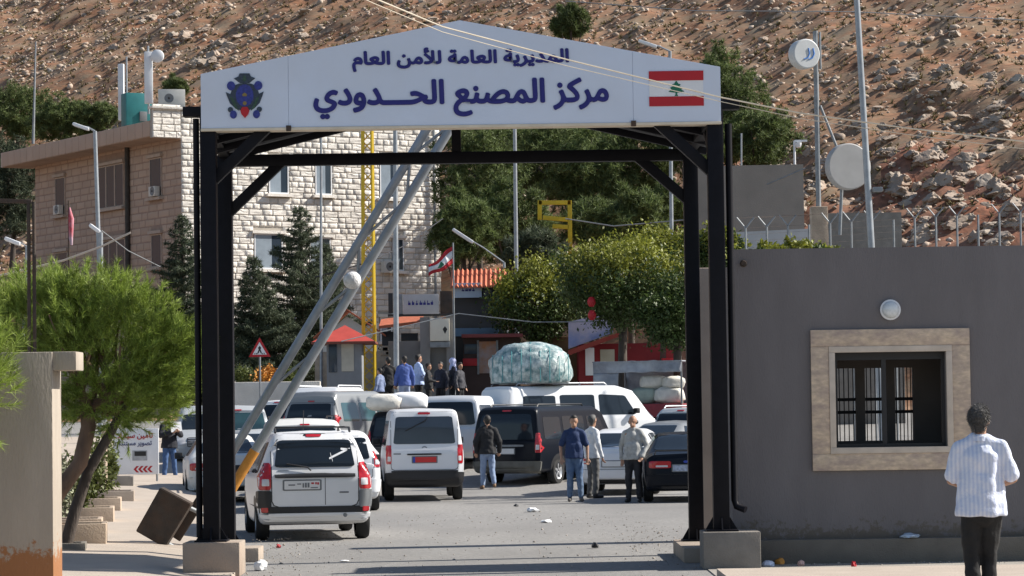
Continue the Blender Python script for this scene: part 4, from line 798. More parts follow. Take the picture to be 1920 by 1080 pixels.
for i, (x, y, w_, h_, lab) in enumerate([(-.45, .6, .9, .42, 'grey white sack on the black off roader roof, nearer the grey car'), (.15, .75, 1.0, .46, 'plump white sack on the black off roader roof, right one')]):
    o = sack('sack', w_, .8, h_, 20 + i * 5, whitep if i else sackm); place(o, blk_suv.root, x, y, 1.79); tag(o, lab, 'sack', 'sacks on the black off roader')
# ================================================================= people
def cap_mesh(bm, a, b, ra, rb, sx=1., sy=1., n=12):
    """tapered capsule a->b; cross-section scaled sx (world x-ish) and sy"""
    a = Vector(a); b = Vector(b); d = b - a; L = d.length
    if L < 1e-5: d = Vector((0, 0, 1)); L = 1e-5
    q = d.to_track_quat('Z', 'Y') if abs(d.normalized().z) < .95 else (Matrix.Rotation(math.atan2(0, 1), 3, 'Z').to_quaternion() if d.z > 0 else Matrix.Rotation(math.pi, 3, 'X').to_quaternion())
    if abs(d.normalized().z) >= .95: q = (Vector((0, 0, 1)) if d.z > 0 else Vector((0, 0, -1))).rotation_difference(d) @ q
    rings = [(-math.cos(t) * ra, math.sin(t) * ra) for t in (.35, .8, 1.25)] + [(0, ra), (L, rb)] + [(L + math.cos(t) * rb, math.sin(t) * rb) for t in (1.25, .8, .35)]
    vs_ = []
    for z, r in rings: vs_.append([bm.verts.new(a + q @ Vector((math.cos(2 * math.pi * k / n) * r * sx, math.sin(2 * math.pi * k / n) * r * sy, z))) for k in range(n)])
    for i in range(len(vs_) - 1):
        for k in range(n): bm.faces.new((vs_[i][k], vs_[i][(k + 1) % n], vs_[i + 1][(k + 1) % n], vs_[i + 1][k]))
    bm.faces.new(vs_[0][::-1]); bm.faces.new(vs_[-1])
def fuse(name, prims, m, parent, vox, smooth=3, cut=None):
    bm = bmesh.new()
    for p in prims: cap_mesh(bm, *p)
    me = bpy.data.meshes.new('tmp'); bm.to_mesh(me); bm.free(); o = bpy.data.objects.new('tmp', me); COL.objects.link(o)
    r = o.modifiers.new('r', 'REMESH'); r.mode = 'VOXEL'; r.voxel_size = vox; s = o.modifiers.new('s', 'SMOOTH'); s.factor = .5; s.iterations = smooth
    bpy.context.view_layer.update(); me2 = bpy.data.meshes.new_from_object(o.evaluated_get(bpy.context.evaluated_depsgraph_get())); bpy.data.objects.remove(o)
    if cut is not None:
        bm = bmesh.new(); bm.from_mesh(me2); res = bmesh.ops.bisect_plane(bm, geom=bm.verts[:] + bm.edges[:] + bm.faces[:], plane_co=(0, 0, cut), plane_no=(0, 0, -1), clear_outer=True)
        ed = [e for e in res['geom_cut'] if isinstance(e, bmesh.types.BMEdge)]; bmesh.ops.holes_fill(bm, edges=ed); bm.to_mesh(me2); bm.free()
    if name in ('shirt', 'jacket', 'trousers'):      # creases: folds running down the cloth
        n_v = len(me2.vertices); c_ = np.zeros(n_v * 3, np.float32); me2.vertices.foreach_get('co', c_); c_ = c_.reshape(-1, 3); nn_ = np.zeros(n_v * 3, np.float32); me2.vertices.foreach_get('normal', nn_); nn_ = nn_.reshape(-1, 3); x_, y_, z_ = c_.T; p_ = parent.location.x * 7
        k_ = .0045 * np.sin(31 * x_ + 24 * y_ + 5 * z_ + p_ + 2.2 * np.sin(6 * z_ + p_)) + .0035 * np.sin(17 * z_ - 23 * x_ + 2 * np.sin(9 * x_ + p_) + p_) + .0025 * np.sin(47 * z_ + 20 * y_ + 3 * np.sin(13 * x_))
        if name != 'trousers': k_ = k_ + .014 * np.clip((1.02 - z_) / .15, 0, 1)
        me2.vertices.foreach_set('co', (c_ + nn_ * k_[:, None]).ravel())
        me2.update()
    me2.name = name; me2.materials.clear(); return link(name, me2, m, parent, True)
skin = mat('skin', (.36, .20, .13), .55, .08, 20); hair_d = mat('hair_dark', (.02, .017, .015), .6, .2, 60, .4, 120); hair_g = mat('hair_grey', (.075, .072, .07), .6, .35, 40, .4, 120)
def person(px, py, D, label, yaw=0, H=1.75, shirt=None, trousers=None, shoes=None, hair=hair_d, armL=None, armR=None, legs=None, long=True, hem=.86, vox=.013, jacket=0., bald=False, z=None, head_turn=0., scarf=None, fat=1., sit=False, bag=None):
    """faces +Y before yaw. arms: (elbow, wrist); legs: ((kneeL),(ankleL)),(..) in metres for a 1.75 m figure"""
    k = H / 1.75; q = P(px, py, D); e = empty('person', (q.x, D, terr(0, D) if z is None else z), yaw, label, 'person'); e.scale = (k, k, k)
    aL = armL or ((-.27, -.02, 1.14), (-.28, .06, .89)); aR = armR or ((.27, -.02, 1.14), (.28, .06, .89)); sL, sR = (-.178, 0, 1.395), (.178, 0, 1.395)
    lg = legs or (((-.10, .02, .50), (-.11, -.02, .09)), ((.10, .02, .50), (.11, .0, .09)))
    hc = Vector((0, .015, 1.635)); rt = Matrix.Rotation(head_turn, 3, 'Z')
    def hp(x, y, z): return hc + rt @ Vector((x, y, z))
    body = [(hp(0, -.012, .03), hp(0, -.005, .035), .098, .098, .85, 1.0), (hp(0, .012, -.055), hp(0, .02, -.06), .068, .062, .9, 1.0), (hp(0, .083, -.005), hp(0, .102, -.03), .012, .016), (hp(-.078, .0, -.01), hp(-.08, -.005, .02), .013, .016, .6, 1), (hp(.078, .0, -.01), hp(.08, -.005, .02), .013, .016, .6, 1),
            (hp(0, .078, -.07), hp(0, .082, -.07), .022, .018), (hp(-.03, .075, .02), hp(.03, .075, .02), .018, .018),
            ((0, -.01, 1.44), (0, .005, 1.57), .062, .054), (sL, sR, .055, .055), ((0, 0, 1.35), (0, 0, 1.0), .11, .10, 1.1, .8)]
    for a, s in ((aL, sL), (aR, sR)):
        el, wr_ = Vector(a[0]), Vector(a[1]); d = (wr_ - el).normalized(); body += [(s, el, .046, .037), (el, wr_, .037, .026)]
        side = d.cross(Vector((0, 1, 0)) if abs(d.y) < .7 else Vector((0, 0, 1))).normalized(); nrm = side.cross(d).normalized(); pc = wr_ + d * .055
        body.append((wr_ + d * .01, wr_ + d * .085, .028, .036, 1.0, .6))
        for j, (o_, l_) in enumerate([(-.030, .068), (-.010, .080), (.010, .076), (.030, .060)]):
            b0 = wr_ + d * .085 + side * o_; b1 = b0 + d * l_ * .5 + nrm * .010; b2 = b1 + d * l_ * .42 + nrm * .03; body += [(b0, b1, .0105, .0100), (b1, b2, .0100, .0090)]
        t0 = wr_ + d * .03 + side * -.028; t1 = t0 + d * .04 - side * .028 + nrm * .01; body += [(t0, t1, .013, .0115), (t1, t1 + d * .03 + nrm * .012, .0115, .010)]
    for (kn, an), s in zip(lg, (-1, 1)): body += [((s * .09, 0, .92), kn, .065, .05), (kn, an, .05, .035)]
    fuse('body', body, skin, e, vox, 2)
    j = jacket; tr_ = []
    for (kn, an), s in zip(lg, (-1, 1)):
        kn = Vector(kn); an = Vector(an); tr_ += [((s * .085, 0, .90), kn, .098 * fat, .074, 1, 1.05), (kn, an + Vector((0, 0, .03)), .074, .058)]
    tr_.append(((0, 0, 1.0), (0, -.01, .88), .128 * fat, .135 * fat, 1.18, .86)); fuse('trousers', tr_, trousers, e, vox, 3)
    sh = []
    for (kn, an), s in zip(lg, (-1, 1)): an = Vector(an); sh += [(an + Vector((0, -.04, -.045)), an + Vector((s * .02, .15, -.052)), .043, .037, 1, 1), (an + Vector((0, -.02, -.02)), an, .045, .042)]
    fuse('shoes', sh, shoes or blackpl, e, vox, 2)
    tor = [((0, -.005, 1.32), (0, 0, 1.14), .140 * fat + j, .135 * fat + j, 1.22, .80), ((0, .01, 1.14), (0, .0, hem + .02), .136 * fat + j, .150 * fat + j, 1.28, 1.0), ((-.05, -.01, 1.49), (-.175, -.005, 1.415), .045 + j, .055 + j), ((.05, -.01, 1.49), (.175, -.005, 1.415), .045 + j, .055 + j), (sL, sR, .060 + j, .060 + j), ((-.09, -.01, 1.455), (.09, -.01, 1.455), .055 + j * .5, .055 + j * .5), ((0, -.01, 1.46), (0, 0, 1.50), .068, .064)]
    for a, s in ((aL, sL), (aR, sR)):
        el, wr_ = Vector(a[0]), Vector(a[1]); s = Vector(s)
        if long: tor += [(s, el, .066 + j, .055 + j), (el, wr_ - (wr_ - el).normalized() * .01, .055 + j, .040 + j * .6)]
        else: tor.append((s, s + (el - s) * .80, .060 + j, .066 + j))
    fuse('shirt' if not j else 'jacket', tor, shirt, e, vox, 3, hem)
    if scarf: fuse('headscarf', [(hp(0, -.02, .03), hp(0, -.03, .02), .122, .12, .9, 1), (hp(0, -.03, -.05), Vector((0, -.02, 1.40)), .11, .16, 1.05, .85)], scarf, e, vox, 3)
    elif bald: fuse('hair', [(hp(-.06, -.045, .0), hp(.06, -.045, .0), .05, .05, 1, 1)], hair, e, vox, 1)
    else: fuse('hair', [(hp(0, -.030, .05), hp(0, -.028, .045), .101, .099, .90, 1.0), (hp(0, -.05, -.01), hp(0, -.045, -.04), .072, .055, 1.0, .8), (hp(0, .03, .095), hp(0, .0, .10), .055, .06, 1.1, 1)], hair, e, vox, 1)
    return e
def cloth(n, c, **k): return mat(n, c, .85, .12, 9, .35, 22, **k)
jeans = cloth('jeans', (.07, .12, .22), col2=(.20, .27, .36), c2scale=3, c2amt=.6); blktr = cloth('black_trousers', (.012, .012, .013)); dark_tr = cloth('dark_trousers', (.025, .025, .03))
# foreground man, back to the camera, striped light blue shirt
striped = bpy.data.materials.new('striped_shirt'); striped.use_nodes = True; t = striped.node_tree; b = t.nodes['Principled BSDF']; b.inputs['Roughness'].default_value = .85
tc_ = t.nodes.new('ShaderNodeTexCoord'); wv = t.nodes.new('ShaderNodeTexWave'); wv.wave_type = 'BANDS'; wv.bands_direction = 'X'; wv.inputs['Scale'].default_value = 9; wv.inputs['Distortion'].default_value = 1.2; wv.inputs['Detail'].default_value = 1; t.links.new(tc_.outputs['Object'], wv.inputs['Vector'])
rp = t.nodes.new('ShaderNodeValToRGB'); rp.color_ramp.elements[0].color = (.50, .55, .70, 1); rp.color_ramp.elements[1].color = (.66, .69, .78, 1); t.links.new(wv.outputs['Color'], rp.inputs[0]); t.links.new(rp.outputs[0], b.inputs['Base Color'])
nz = t.nodes.new('ShaderNodeTexNoise'); nz.inputs['Scale'].default_value = 7; nz.inputs['Detail'].default_value = 4; t.links.new(tc_.outputs['Object'], nz.inputs['Vector']); bp = t.nodes.new('ShaderNodeBump'); bp.inputs['Strength'].default_value = .7; bp.inputs['Distance'].default_value = .05; t.links.new(nz.outputs[0], bp.inputs['Height']); t.links.new(bp.outputs[0], b.inputs['Normal'])
fg = person(1841, 1000, 23.8, 'man in light blue striped shirt and black trousers walking past the booth window', R(-6), 1.76, striped, blktr, hair=hair_g, long=False, hem=.85, vox=.010, fat=1.05, jacket=.010, head_turn=R(-12), z=.10,
       armL=((-.25, .04, 1.14), (-.12, .26, 1.08)), armR=((.275, .01, 1.15), (.17, .24, 1.09)), legs=(((-.085, .05, .50), (-.08, -.06, .09)), ((.06, .10, .51), (.05, .06, .09))))
# short hair strands and a shirt collar on the foreground man
hm = [o for o in fg.children if o.name.startswith('hair')][0]; hv = np.zeros(len(hm.data.vertices) * 3, np.float32); hm.data.vertices.foreach_get('co', hv); hv = hv.reshape(-1, 3); hn = np.zeros(len(hv) * 3, np.float32); hm.data.vertices.foreach_get('normal', hn); hn = hn.reshape(-1, 3)
ii = rng.integers(0, len(hv), 5000); d_ = hn[ii] * .5 + rng.normal(size=(5000, 3)) * .35; d_[:, 2] -= .55; d_ /= np.linalg.norm(d_, axis=1)[:, None]; s_ = np.cross(d_, rng.normal(size=(5000, 3))); s_ /= np.linalg.norm(s_, axis=1)[:, None]; b_ = hv[ii] + rng.normal(size=(5000, 3)) * .004
mkn('hair_strands', np.stack([b_ - s_ * .0016, b_ + s_ * .0016, b_ + d_ * .026], 1).reshape(-1, 3), np.arange(15000).reshape(-1, 3), mat('hair_strand', (.09, .086, .083), .5, .3, 60, island=.7), hm)
lathe('collar', [(.070, -.012), (.080, -.010), (.074, .030), (.066, .034), (.064, .0)], striped, fg, 24, 'z', (0, -.006, 1.487))
person(1078, 930, 57.6, 'man in navy polo shirt and jeans standing left of the white saloon', R(180), 1.76, cloth('navy_polo', (.018, .035, .095)), jeans, mat('grey_shoe', (.12, .11, .10), .7), long=False, hem=.90, fat=1.05, armL=((-.27, -.02, 1.14), (-.27, .06, .89)), armR=((.28, -.03, 1.14), (.27, .08, .90)), legs=(((-.10, .03, .50), (-.13, .0, .09)), ((.09, .02, .50), (.10, -.03, .09))))
person(1112, 925, 59.6, 'grey haired man in white shirt between the navy polo and the bald man', R(-60), 1.76, cloth('white_shirt', (.60, .61, .62)), cloth('grey_trousers', (.10, .10, .10)), hair=hair_g, head_turn=R(20))
person(1189, 935, 56.6, 'bald man in grey checked shirt and dark trousers by the parked saloons', R(165), 1.75, cloth('check_shirt', (.30, .30, .29), col2=(.5, .5, .48), c2scale=9, c2amt=.6), dark_tr, bald=True, hair=hair_g, hem=.88, fat=1.08, armL=((-.28, -.04, 1.15), (-.20, .12, .93)), armR=((.27, -.06, 1.14), (.25, -.03, .89)))
person(915, 905, 70.0 - 3.4, 'man in black jacket and jeans walking away behind the minibus', R(8), 1.74, cloth('black_jacket', (.016, .016, .018)), cloth('light_jeans', (.16, .22, .34), col2=(.3, .37, .5), c2scale=4, c2amt=.6), mat('brown_shoe', (.20, .12, .07), .7), jacket=.018, hem=.86, legs=(((-.11, .06, .51), (-.13, .02, .09)), ((.10, -.02, .50), (.13, -.16, .13))), armL=((-.29, -.04, 1.14), (-.27, .02, .90)), armR=((.29, -.02, 1.14), (.29, .08, .91)))
pl_ = person(318, 900, 71.5, 'man in dark jacket and blue jeans holding papers beside the white sign board', R(-150), 1.74, cloth('dark_jacket', (.014, .015, .022)), cloth('blue_jeans', (.05, .10, .22)), jacket=.02, z=.22, armL=((-.27, .10, 1.18), (-.10, .34, 1.26)), armR=((.27, .08, 1.18), (.08, .34, 1.24)), legs=(((-.12, .02, .50), (-.17, -.02, .09)), ((.12, .02, .50), (.16, .02, .09))))
pp = empty('paper_sheet', (0, 0, 0), 0, 'white papers held by the man beside the sign board', 'paper'); pp.matrix_world = Matrix.Translation(pl_.location) @ Matrix.Rotation(R(-150), 4, 'Z') @ Matrix.Translation((-.02, .42, 1.30)); prism('sheet', [(-.16, -.02), (.14, -.05), (.16, .20), (-.13, .22)], -.004, .004, whitep, pp)
# crowd waiting on the terrace at the passport kiosks
crowd = [(712, 690, 79.5, 'bluegrey shirted person low at the left end of the waiting crowd', (.16, .2, .32), dark_tr, None, R(60), 1.35), (728, 676, 82.5, 'person all in black standing left of the lamp pole in the crowd', (.012, .012, .014), blktr, None, R(20), 1.74), (758, 672, 80, 'person in blue top and pale jeans near the pole in the crowd', (.06, .10, .30), cloth('pale_jeans', (.25, .30, .42)), None, R(15), 1.72),
         (784, 667, 81, 'man in light blue shirt looking up in the middle of the crowd', (.40, .50, .75), blktr, None, R(-70), 1.78), (803, 686, 80.5, 'short person in dark clothes right of the light blue shirt', (.02, .02, .022), blktr, None, R(-100), 1.5), (826, 682, 81.5, 'person in dark coat with pale blue bag in the crowd', (.018, .02, .03), blktr, None, R(150), 1.55),
         (848, 670, 82, 'woman with pale lilac headscarf in the crowd', (.02, .02, .03), blktr, cloth('lilac_scarf', (.45, .48, .70)), R(100), 1.68), (862, 690, 80.3, 'person in speckled dark coat at the right end of the crowd', (.05, .05, .06), blktr, None, R(-120), 1.5)]
TZ = P(785, 667, 85.2).z - 1.76
for i, (px, py, D, lab, c, trm, scf, yw, H) in enumerate(crowd):
    person(px, py, D + 4.2, lab, yw, H, cloth('crowd_top_%s' % 'abcdefgh'[i], c), trm, scarf=scf, vox=.02, z=TZ, jacket=.01, armR=((.27, .05, 1.16), (.14, .28, 1.12)) if i in (3, 4) else None)
a_ = P(690, 700, 83).x; b_ = P(905, 700, 83).x
o = box('terrace', (a_ - .1, b_ + 1.2, 83.2, 92, 0, TZ), concrete, None, .02); tag(o, 'raised concrete terrace the crowd stands on', kind='structure')
# ================================================================= trees
def leaf_quads(c, size, n_each, spread, asp=.5, up=0.):
    N = len(c) * n_each; b = np.repeat(c, n_each, 0) + rng.normal(size=(N, 3)) * spread
    d = rng.normal(size=(N, 3)); d[:, 2] += up; d /= np.linalg.norm(d, axis=1)[:, None]; s = np.cross(d, rng.normal(size=(N, 3))); s /= np.linalg.norm(s, axis=1)[:, None] + 1e-9
    l = size * rng.uniform(.6, 1.3, (N, 1)); w_ = l * asp * .5
    v = np.stack([b, b + d * l * .5 + s * w_, b + d * l, b + d * l * .5 - s * w_], 1).reshape(-1, 3); return v, np.arange(N * 4).reshape(-1, 4)
def limb_pts(a, b, bend, n=6):
    a = Vector(a); b = Vector(b); o = Vector((random.uniform(-1, 1), random.uniform(-1, 1), random.uniform(-.3, .6))) * bend
    return [a.lerp(b, i / (n - 1)) + o * math.sin(math.pi * i / (n - 1)) for i in range(n)]
def clumps(center, rad, n, shell=.55, flat=1.):
    u = rng.normal(size=(n, 3)); u /= np.linalg.norm(u, axis=1)[:, None]; r = rng.uniform(shell, 1., (n, 1)) ** .8
    c = u * r * np.array(rad); ns = np.array([noise.noise(Vector(q) * 2.3 + Vector((center[0], center[1], 0))) for q in u]); c *= (1 + .35 * ns)[:, None]; return c + np.array(center)
def tree_base(name, base, label, cat='tree', group=None): return empty(name, base, 0, label, cat, group)
def broad_tree(name, base, trunk_h, center, rad, label, m1, m2=None, nclump=130, per=60, leaf=.16, bk=bark_d, group=None, tr=.16):
    """base world; centre and radii local"""
    e = tree_base(name, base, label, group=group); c = Vector(center); top = Vector((c.x * .6, c.y * .6, trunk_h))
    t_ = tube('trunk', limb_pts((0, 0, -.1), top, .12), [tr * (1.2 - .5 * i / 5) for i in range(6)], bk, e, 9)
    cl = clumps(center, rad, nclump)
    for k in range(7): q = Vector(cl[k * 3]); tube('limb', limb_pts(top * random.uniform(.75, 1.), q, .15), [tr * .5, tr * .42, tr * .34, tr * .26, tr * .18, tr * .08], bk, t_, 6)
    half = len(cl) if m2 is None else int(len(cl) * .6)
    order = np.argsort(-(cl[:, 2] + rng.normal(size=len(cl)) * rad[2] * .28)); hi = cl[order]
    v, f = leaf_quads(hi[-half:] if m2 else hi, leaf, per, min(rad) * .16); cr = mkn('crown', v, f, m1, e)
    if m2: v, f = leaf_quads(hi[:-half], leaf, per, min(rad) * .15); mkn('painted_sunlit_top', v, f, m2, cr)  # upper clumps take the lighter leaf colour: sunlit crown top painted in
    return e
def pine_tree(name, base, trunk_h, center, rad, label, m=needle_f, nclump=110, tufts=14, nl=.22, nw=.03, per=11, bk=bark_d, group=None, tr=.15):
    e = tree_base(name, base, label, group=group); c = Vector(center); top = Vector((c.x * .8, c.y * .8, c.z + rad[2] * .4))
    t_ = tube('trunk', limb_pts((0, 0, -.1), top, .2, 7), [tr * (1.2 - .95 * i / 6) for i in range(7)], bk, e, 9)
    cl = clumps(center, rad, nclump, .3)
    for k in range(9): q = Vector(cl[k * 4 % len(cl)]); s = Vector((0, 0, 0)).lerp(top, random.uniform(.45, .9)); tube('limb', limb_pts(s, q, .15), [tr * .4, tr * .34, tr * .28, tr * .2, tr * .14, tr * .06], bk, t_, 6)
    tc = np.repeat(cl, tufts, 0) + rng.normal(size=(nclump * tufts, 3)) * np.array(rad) * .075
    v, f = slivers(tc, per, nl, nw, .35); mkn('crown', v, f, m, e); return e
def fir_tree(name, base, h_, r_, label, group=None, m=fir_m, nbr=150, sparse=1.):
    e = tree_base(name, base, label, group=group); t_ = tube('trunk', [(0, 0, -.1), (.02, 0, h_ * .5), (0, 0, h_ * .97)], [h_ * .018, h_ * .012, .015], bark_d, e, 8); C = []
    for i in range(nbr):
        z = h_ * (.08 + .9 * (i / nbr) ** .9); a = i * 2.4 + random.uniform(-.4, .4); L = r_ * (1 - (z / h_)) ** .95 * random.uniform(.5, 1.2) + .12
        d = Vector((math.cos(a), math.sin(a), .12 - .25 * random.random())); n = max(3, int(L * 7 * sparse))
        for j in range(n):
            s = (j + .5) / n; p = Vector((0, 0, z)) + d * L * s + Vector((0, 0, .18 * L * s * s)); C.append(tuple(p))
            if j > 1:
                for q in (-1, 1): w_ = L * .22 * (1 - s * .6); C.append((p.x - d.y * q * w_, p.y + d.x * q * w_, p.z - .05)); C.append((p.x - d.y * q * w_ * .5, p.y + d.x * q * w_ * .5, p.z - .02))
        if i % 4 == 0 and L > .5: tube('limb', [(0, 0, z), tuple(Vector((0, 0, z)) + d * L * .9 + Vector((0, 0, .15 * L)))], [.03, .008], bark_d, t_, 5)
    v, f = slivers(np.array(C), 7, .20, .035, .15); mkn('crown', v, f, m, e); return e
# --- near Aleppo pine on the left pavement: long bright needles, two leaning stems
b0 = P(128, 1030, 36.4); pt = empty('pine_tree', (b0.x, 36.4, .05), 0, 'bright green long needled pine with two leaning stems on the left pavement', 'tree')
def lp_(px, py, D=36.4): q = P(px, py, D); return Vector((q.x - b0.x, q.y - 36.4, q.z - .05))
tube('trunk', [lp_(122, 1028), lp_(140, 960), lp_(165, 885), lp_(205, 815), lp_(235, 760)], [.085, .08, .072, .065, .05], bark_d, pt, 10)
t1 = tube('trunk', [lp_(70, 985, 36.0), lp_(112, 920, 36.1), lp_(150, 868, 36.2), lp_(166, 800, 36.3), lp_(158, 740, 36.4)], [.11, .105, .10, .10, .075], bark, pt, 10)
cl = []
for (px, py, D, rx_, ry_, n) in [(205, 640, 36.4, 150, 95, 190), (90, 620, 36.6, 110, 80, 120), (300, 680, 36.3, 75, 85, 90), (220, 750, 36.4, 120, 50, 95), (60, 560, 37, 70, 40, 50), (180, 570, 36.6, 110, 50, 70)]:
    for k in range(n):
        a = random.uniform(0, 6.283); r_ = math.sqrt(random.random()); q = lp_(px + rx_ * r_ * math.cos(a), py + ry_ * r_ * math.sin(a), D + random.uniform(-.75, .75) * (1 - .5 * r_)); cl.append(tuple(q))
cl = np.array(cl)
for k in range(0, 120, 5): q = Vector(cl[k * 5 % len(cl)]); s = lp_(random.uniform(150, 235), random.uniform(720, 800)); tube('limb', limb_pts(s, q, .12), [.045, .036, .028, .02, .014, .007], bark, t1, 6)
# shoots: a twig direction per clump, needles swept forward along it
def shoots(cl, centre, per, nl, nw, twig=.22):
    n = len(cl); out = cl - np.array(centre); out /= np.linalg.norm(out, axis=1)[:, None] + 1e-6; dr = out + rng.normal(size=(n, 3)) * .45; dr[:, 2] += .45; dr /= np.linalg.norm(dr, axis=1)[:, None]
    N = n * per; t_ = rng.uniform(0, 1, (N, 1)); b = np.repeat(cl, per, 0) + np.repeat(dr, per, 0) * t_ * twig
    d = np.repeat(dr, per, 0) * .9 + rng.normal(size=(N, 3)) * .48; d /= np.linalg.norm(d, axis=1)[:, None]; s = np.cross(d, rng.normal(size=(N, 3))); s /= np.linalg.norm(s, axis=1)[:, None]
    l = nl * rng.uniform(.7, 1.15, (N, 1)); w_ = nw
    v = np.stack([b - s * w_ * .5, b + s * w_ * .5, b + d * l], 1).reshape(-1, 3); return v, np.arange(N * 3).reshape(-1, 3)
cl = cl[rng.permutation(len(cl))[:int(len(cl) * .8)]]; cl2 = np.repeat(cl, 6, 0) + rng.normal(size=(len(cl) * 6, 3)) * .085
v, f = shoots(cl2, lp_(190, 740), 40, .125, .0085, .15); mkn('crown', v, f, needle, pt)
# --- second pine, only its needles reach into the left edge
b1 = P(-70, 1000, 27.2); p2_ = empty('pine_tree', (b1.x, 27.2, .05), 0, 'pine whose bright needles hang in at the left edge of the picture', 'tree')
tube('trunk', [(0, 0, -.05), (.05, 0, .9), (.0, .1, 1.9), (.1, .1, 2.6)], [.09, .08, .07, .04], bark, p2_, 9)
cc = clumps((.0, 0, 2.3), (.42, .6, .62), 120, .2); cc2 = np.repeat(cc, 3, 0) + rng.normal(size=(360, 3)) * .08; v, f = shoots(cc2, (0, 0, 2.0), 40, .16, .007); mkn('crown', v, f, needle, p2_)
# --- firs in front of the stone building
def at_h(px, pyb, pyt, D): q = P(px, pyb, D); return q, P(px, pyt, D).z - q.z
for (px, pyt, D, r_, zb_, lab, sp_) in [(566, 380, 108, 3.8, 1.4, 'tall dark conifer before the white facade, left of the yellow mast', 1.), (345, 396, 110, 3.4, 1.5, 'dark conifer at the corner of the stone building, left of the gate post', 1.), (478, 476, 106, 3.0, 1.4, 'shorter dark conifer between the gate posts and the tall conifer', 1.), (612, 452, 112, 2.8, 1.8, 'dark conifer just right of the tall one before the facade', .9)]:
    q = P(px, 700, D); zt_ = P(px, pyt, D).z; fir_tree('conifer', (q.x, D, zb_), zt_ - zb_, r_, lab, 'conifers before the stone building', nbr=170, sparse=sp_ * 1.2)
# --- pines behind on the slope
def slope_tree(px, pyc, D, rpx, rpy, lab, m=needle_f, n=150, group='pines on the slope', nl=.30, nw=.045):
    s = FPX / D; q = P(px, pyc, D); gz = hill(q.x, D) if D > 100 else terr(0, D); pine_tree('pine_tree', (q.x, D, gz), 0, (0, 0, q.z - gz), (rpx / s, rpx / s * .9, rpy / s), lab, m, n, 15, nl, nw, 12, group=group, tr=.16)
slope_tree(895, 330, 122, 85, 115, 'dark pine right beside the white facade'); slope_tree(1010, 300, 130, 95, 80, 'broad pine behind the grey lamp pole in the gateway')
slope_tree(1105, 345, 126, 80, 110, 'dense pine behind the yellow frame'); slope_tree(1195, 300, 128, 90, 100, 'pine behind the right gate brace'); slope_tree(960, 420, 116, 85, 75, 'lower pine behind the solar lamp'); slope_tree(1120, 430, 118, 70, 55, 'low pine under the yellow frame')
slope_tree(1352, 190, 132, 85, 100, 'tall pine on the hill right of the sign board', n=170); slope_tree(1420, 265, 128, 80, 60, 'spreading pine above the grey retaining wall'); slope_tree(1300, 250, 126, 60, 85, 'pine half hidden by the right end of the sign', n=120)
slope_tree(870, 430, 112, 60, 70, 'low pine beside the right corner of the white facade'); slope_tree(1000, 475, 110, 60, 45, 'grey green pine in front of the yellow frame', n=130, m=fir_m); slope_tree(1180, 420, 114, 70, 65, 'dark low pine left of the tall lamp post'); slope_tree(950, 270, 138, 90, 70, 'upper pine left of the gateway pole'); slope_tree(1100, 260, 138, 90, 60, 'upper pine under the sign peak'); slope_tree(1240, 395, 122, 55, 60, 'pine between the gate post and the lamp column', n=110)
slope_tree(35, 215, 182, 70, 60, 'pine on the far hillside at the left edge'); slope_tree(120, 225, 178, 60, 42, 'spreading pine behind the whip mast'); slope_tree(180, 220, 176, 45, 30, 'low pine behind the flat roof'); slope_tree(20, 350, 160, 60, 100, 'dark pine left of the brown side wall', n=170, m=fir_m)
slope_tree(330, 165, 185, 26, 22, 'small pine behind the roof dish', n=90); slope_tree(1070, 42, 150, 34, 36, 'lone green bush on the hill above the sign', n=80); slope_tree(488, 103, 200, 26, 12, 'small green bush on the hill above the left half of the sign', n=40)
# --- round street trees on the right
def street_tree(px, pyc, D, rpx, rpy, lab, m2=ficus_lit, n=170, per=95, leaf=.13):
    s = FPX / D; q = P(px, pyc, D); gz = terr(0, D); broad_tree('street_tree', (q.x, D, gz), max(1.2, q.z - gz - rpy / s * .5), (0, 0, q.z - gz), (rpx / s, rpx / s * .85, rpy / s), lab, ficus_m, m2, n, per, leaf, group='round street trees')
street_tree(1170, 525, 88, 118, 82, 'big round street tree with sunlit yellow green top before the red shop', n=230); street_tree(1240, 500, 93, 75, 72, 'yellow green street tree right behind the gate post', n=150); street_tree(1005, 568, 96, 80, 72, 'dark round street tree left of the red shop', n=180); street_tree(1080, 548, 97, 70, 72, 'dark street tree between the two round crowns', None, n=150); street_tree(1268, 590, 86, 75, 55, 'dark low street tree over the red shop roof', None, n=150)
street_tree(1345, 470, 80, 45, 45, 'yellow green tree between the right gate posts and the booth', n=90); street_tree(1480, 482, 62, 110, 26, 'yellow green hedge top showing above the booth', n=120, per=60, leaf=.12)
# ================================================================= barrier boom
BD = 38.6
def bp_(px, py, D=BD): return P(px, py, D)
pv = bp_(404, 940); br_ = empty('barrier', (pv.x, BD, 0), 0, 'raised double tube road barrier with dark counterweight plate', 'barrier')
def bl(px, py, D=BD): q = P(px, py, D); return (q.x - pv.x, q.y - BD, q.z)
u0, u1, l0, l1 = (395, 915), (845, 168), (440, 912), (882, 178)
tube('boom_tube', [bl(*u0), bl(*u1)], .062, silver, br_, 14); bt = tube('boom_tube', [bl(440, 908), bl(*l1)], .066, silver, br_, 14)
tube('painted_end', [bl(428, 928), bl(478, 845)], .072, orange, br_, 14)
def lerp2(a, b, t): return (a[0] + (b[0] - a[0]) * t, a[1] + (b[1] - a[1]) * t)
for (a, b) in [((.43, .52)), (.62, .52), (.62, .73), (.83, .73), (.83, .93), (.25, .34)]: tube('lattice_bar', [bl(*lerp2(u0, u1, a)), bl(*lerp2((440, 908), l1, b))], .022, silver, br_, 8)
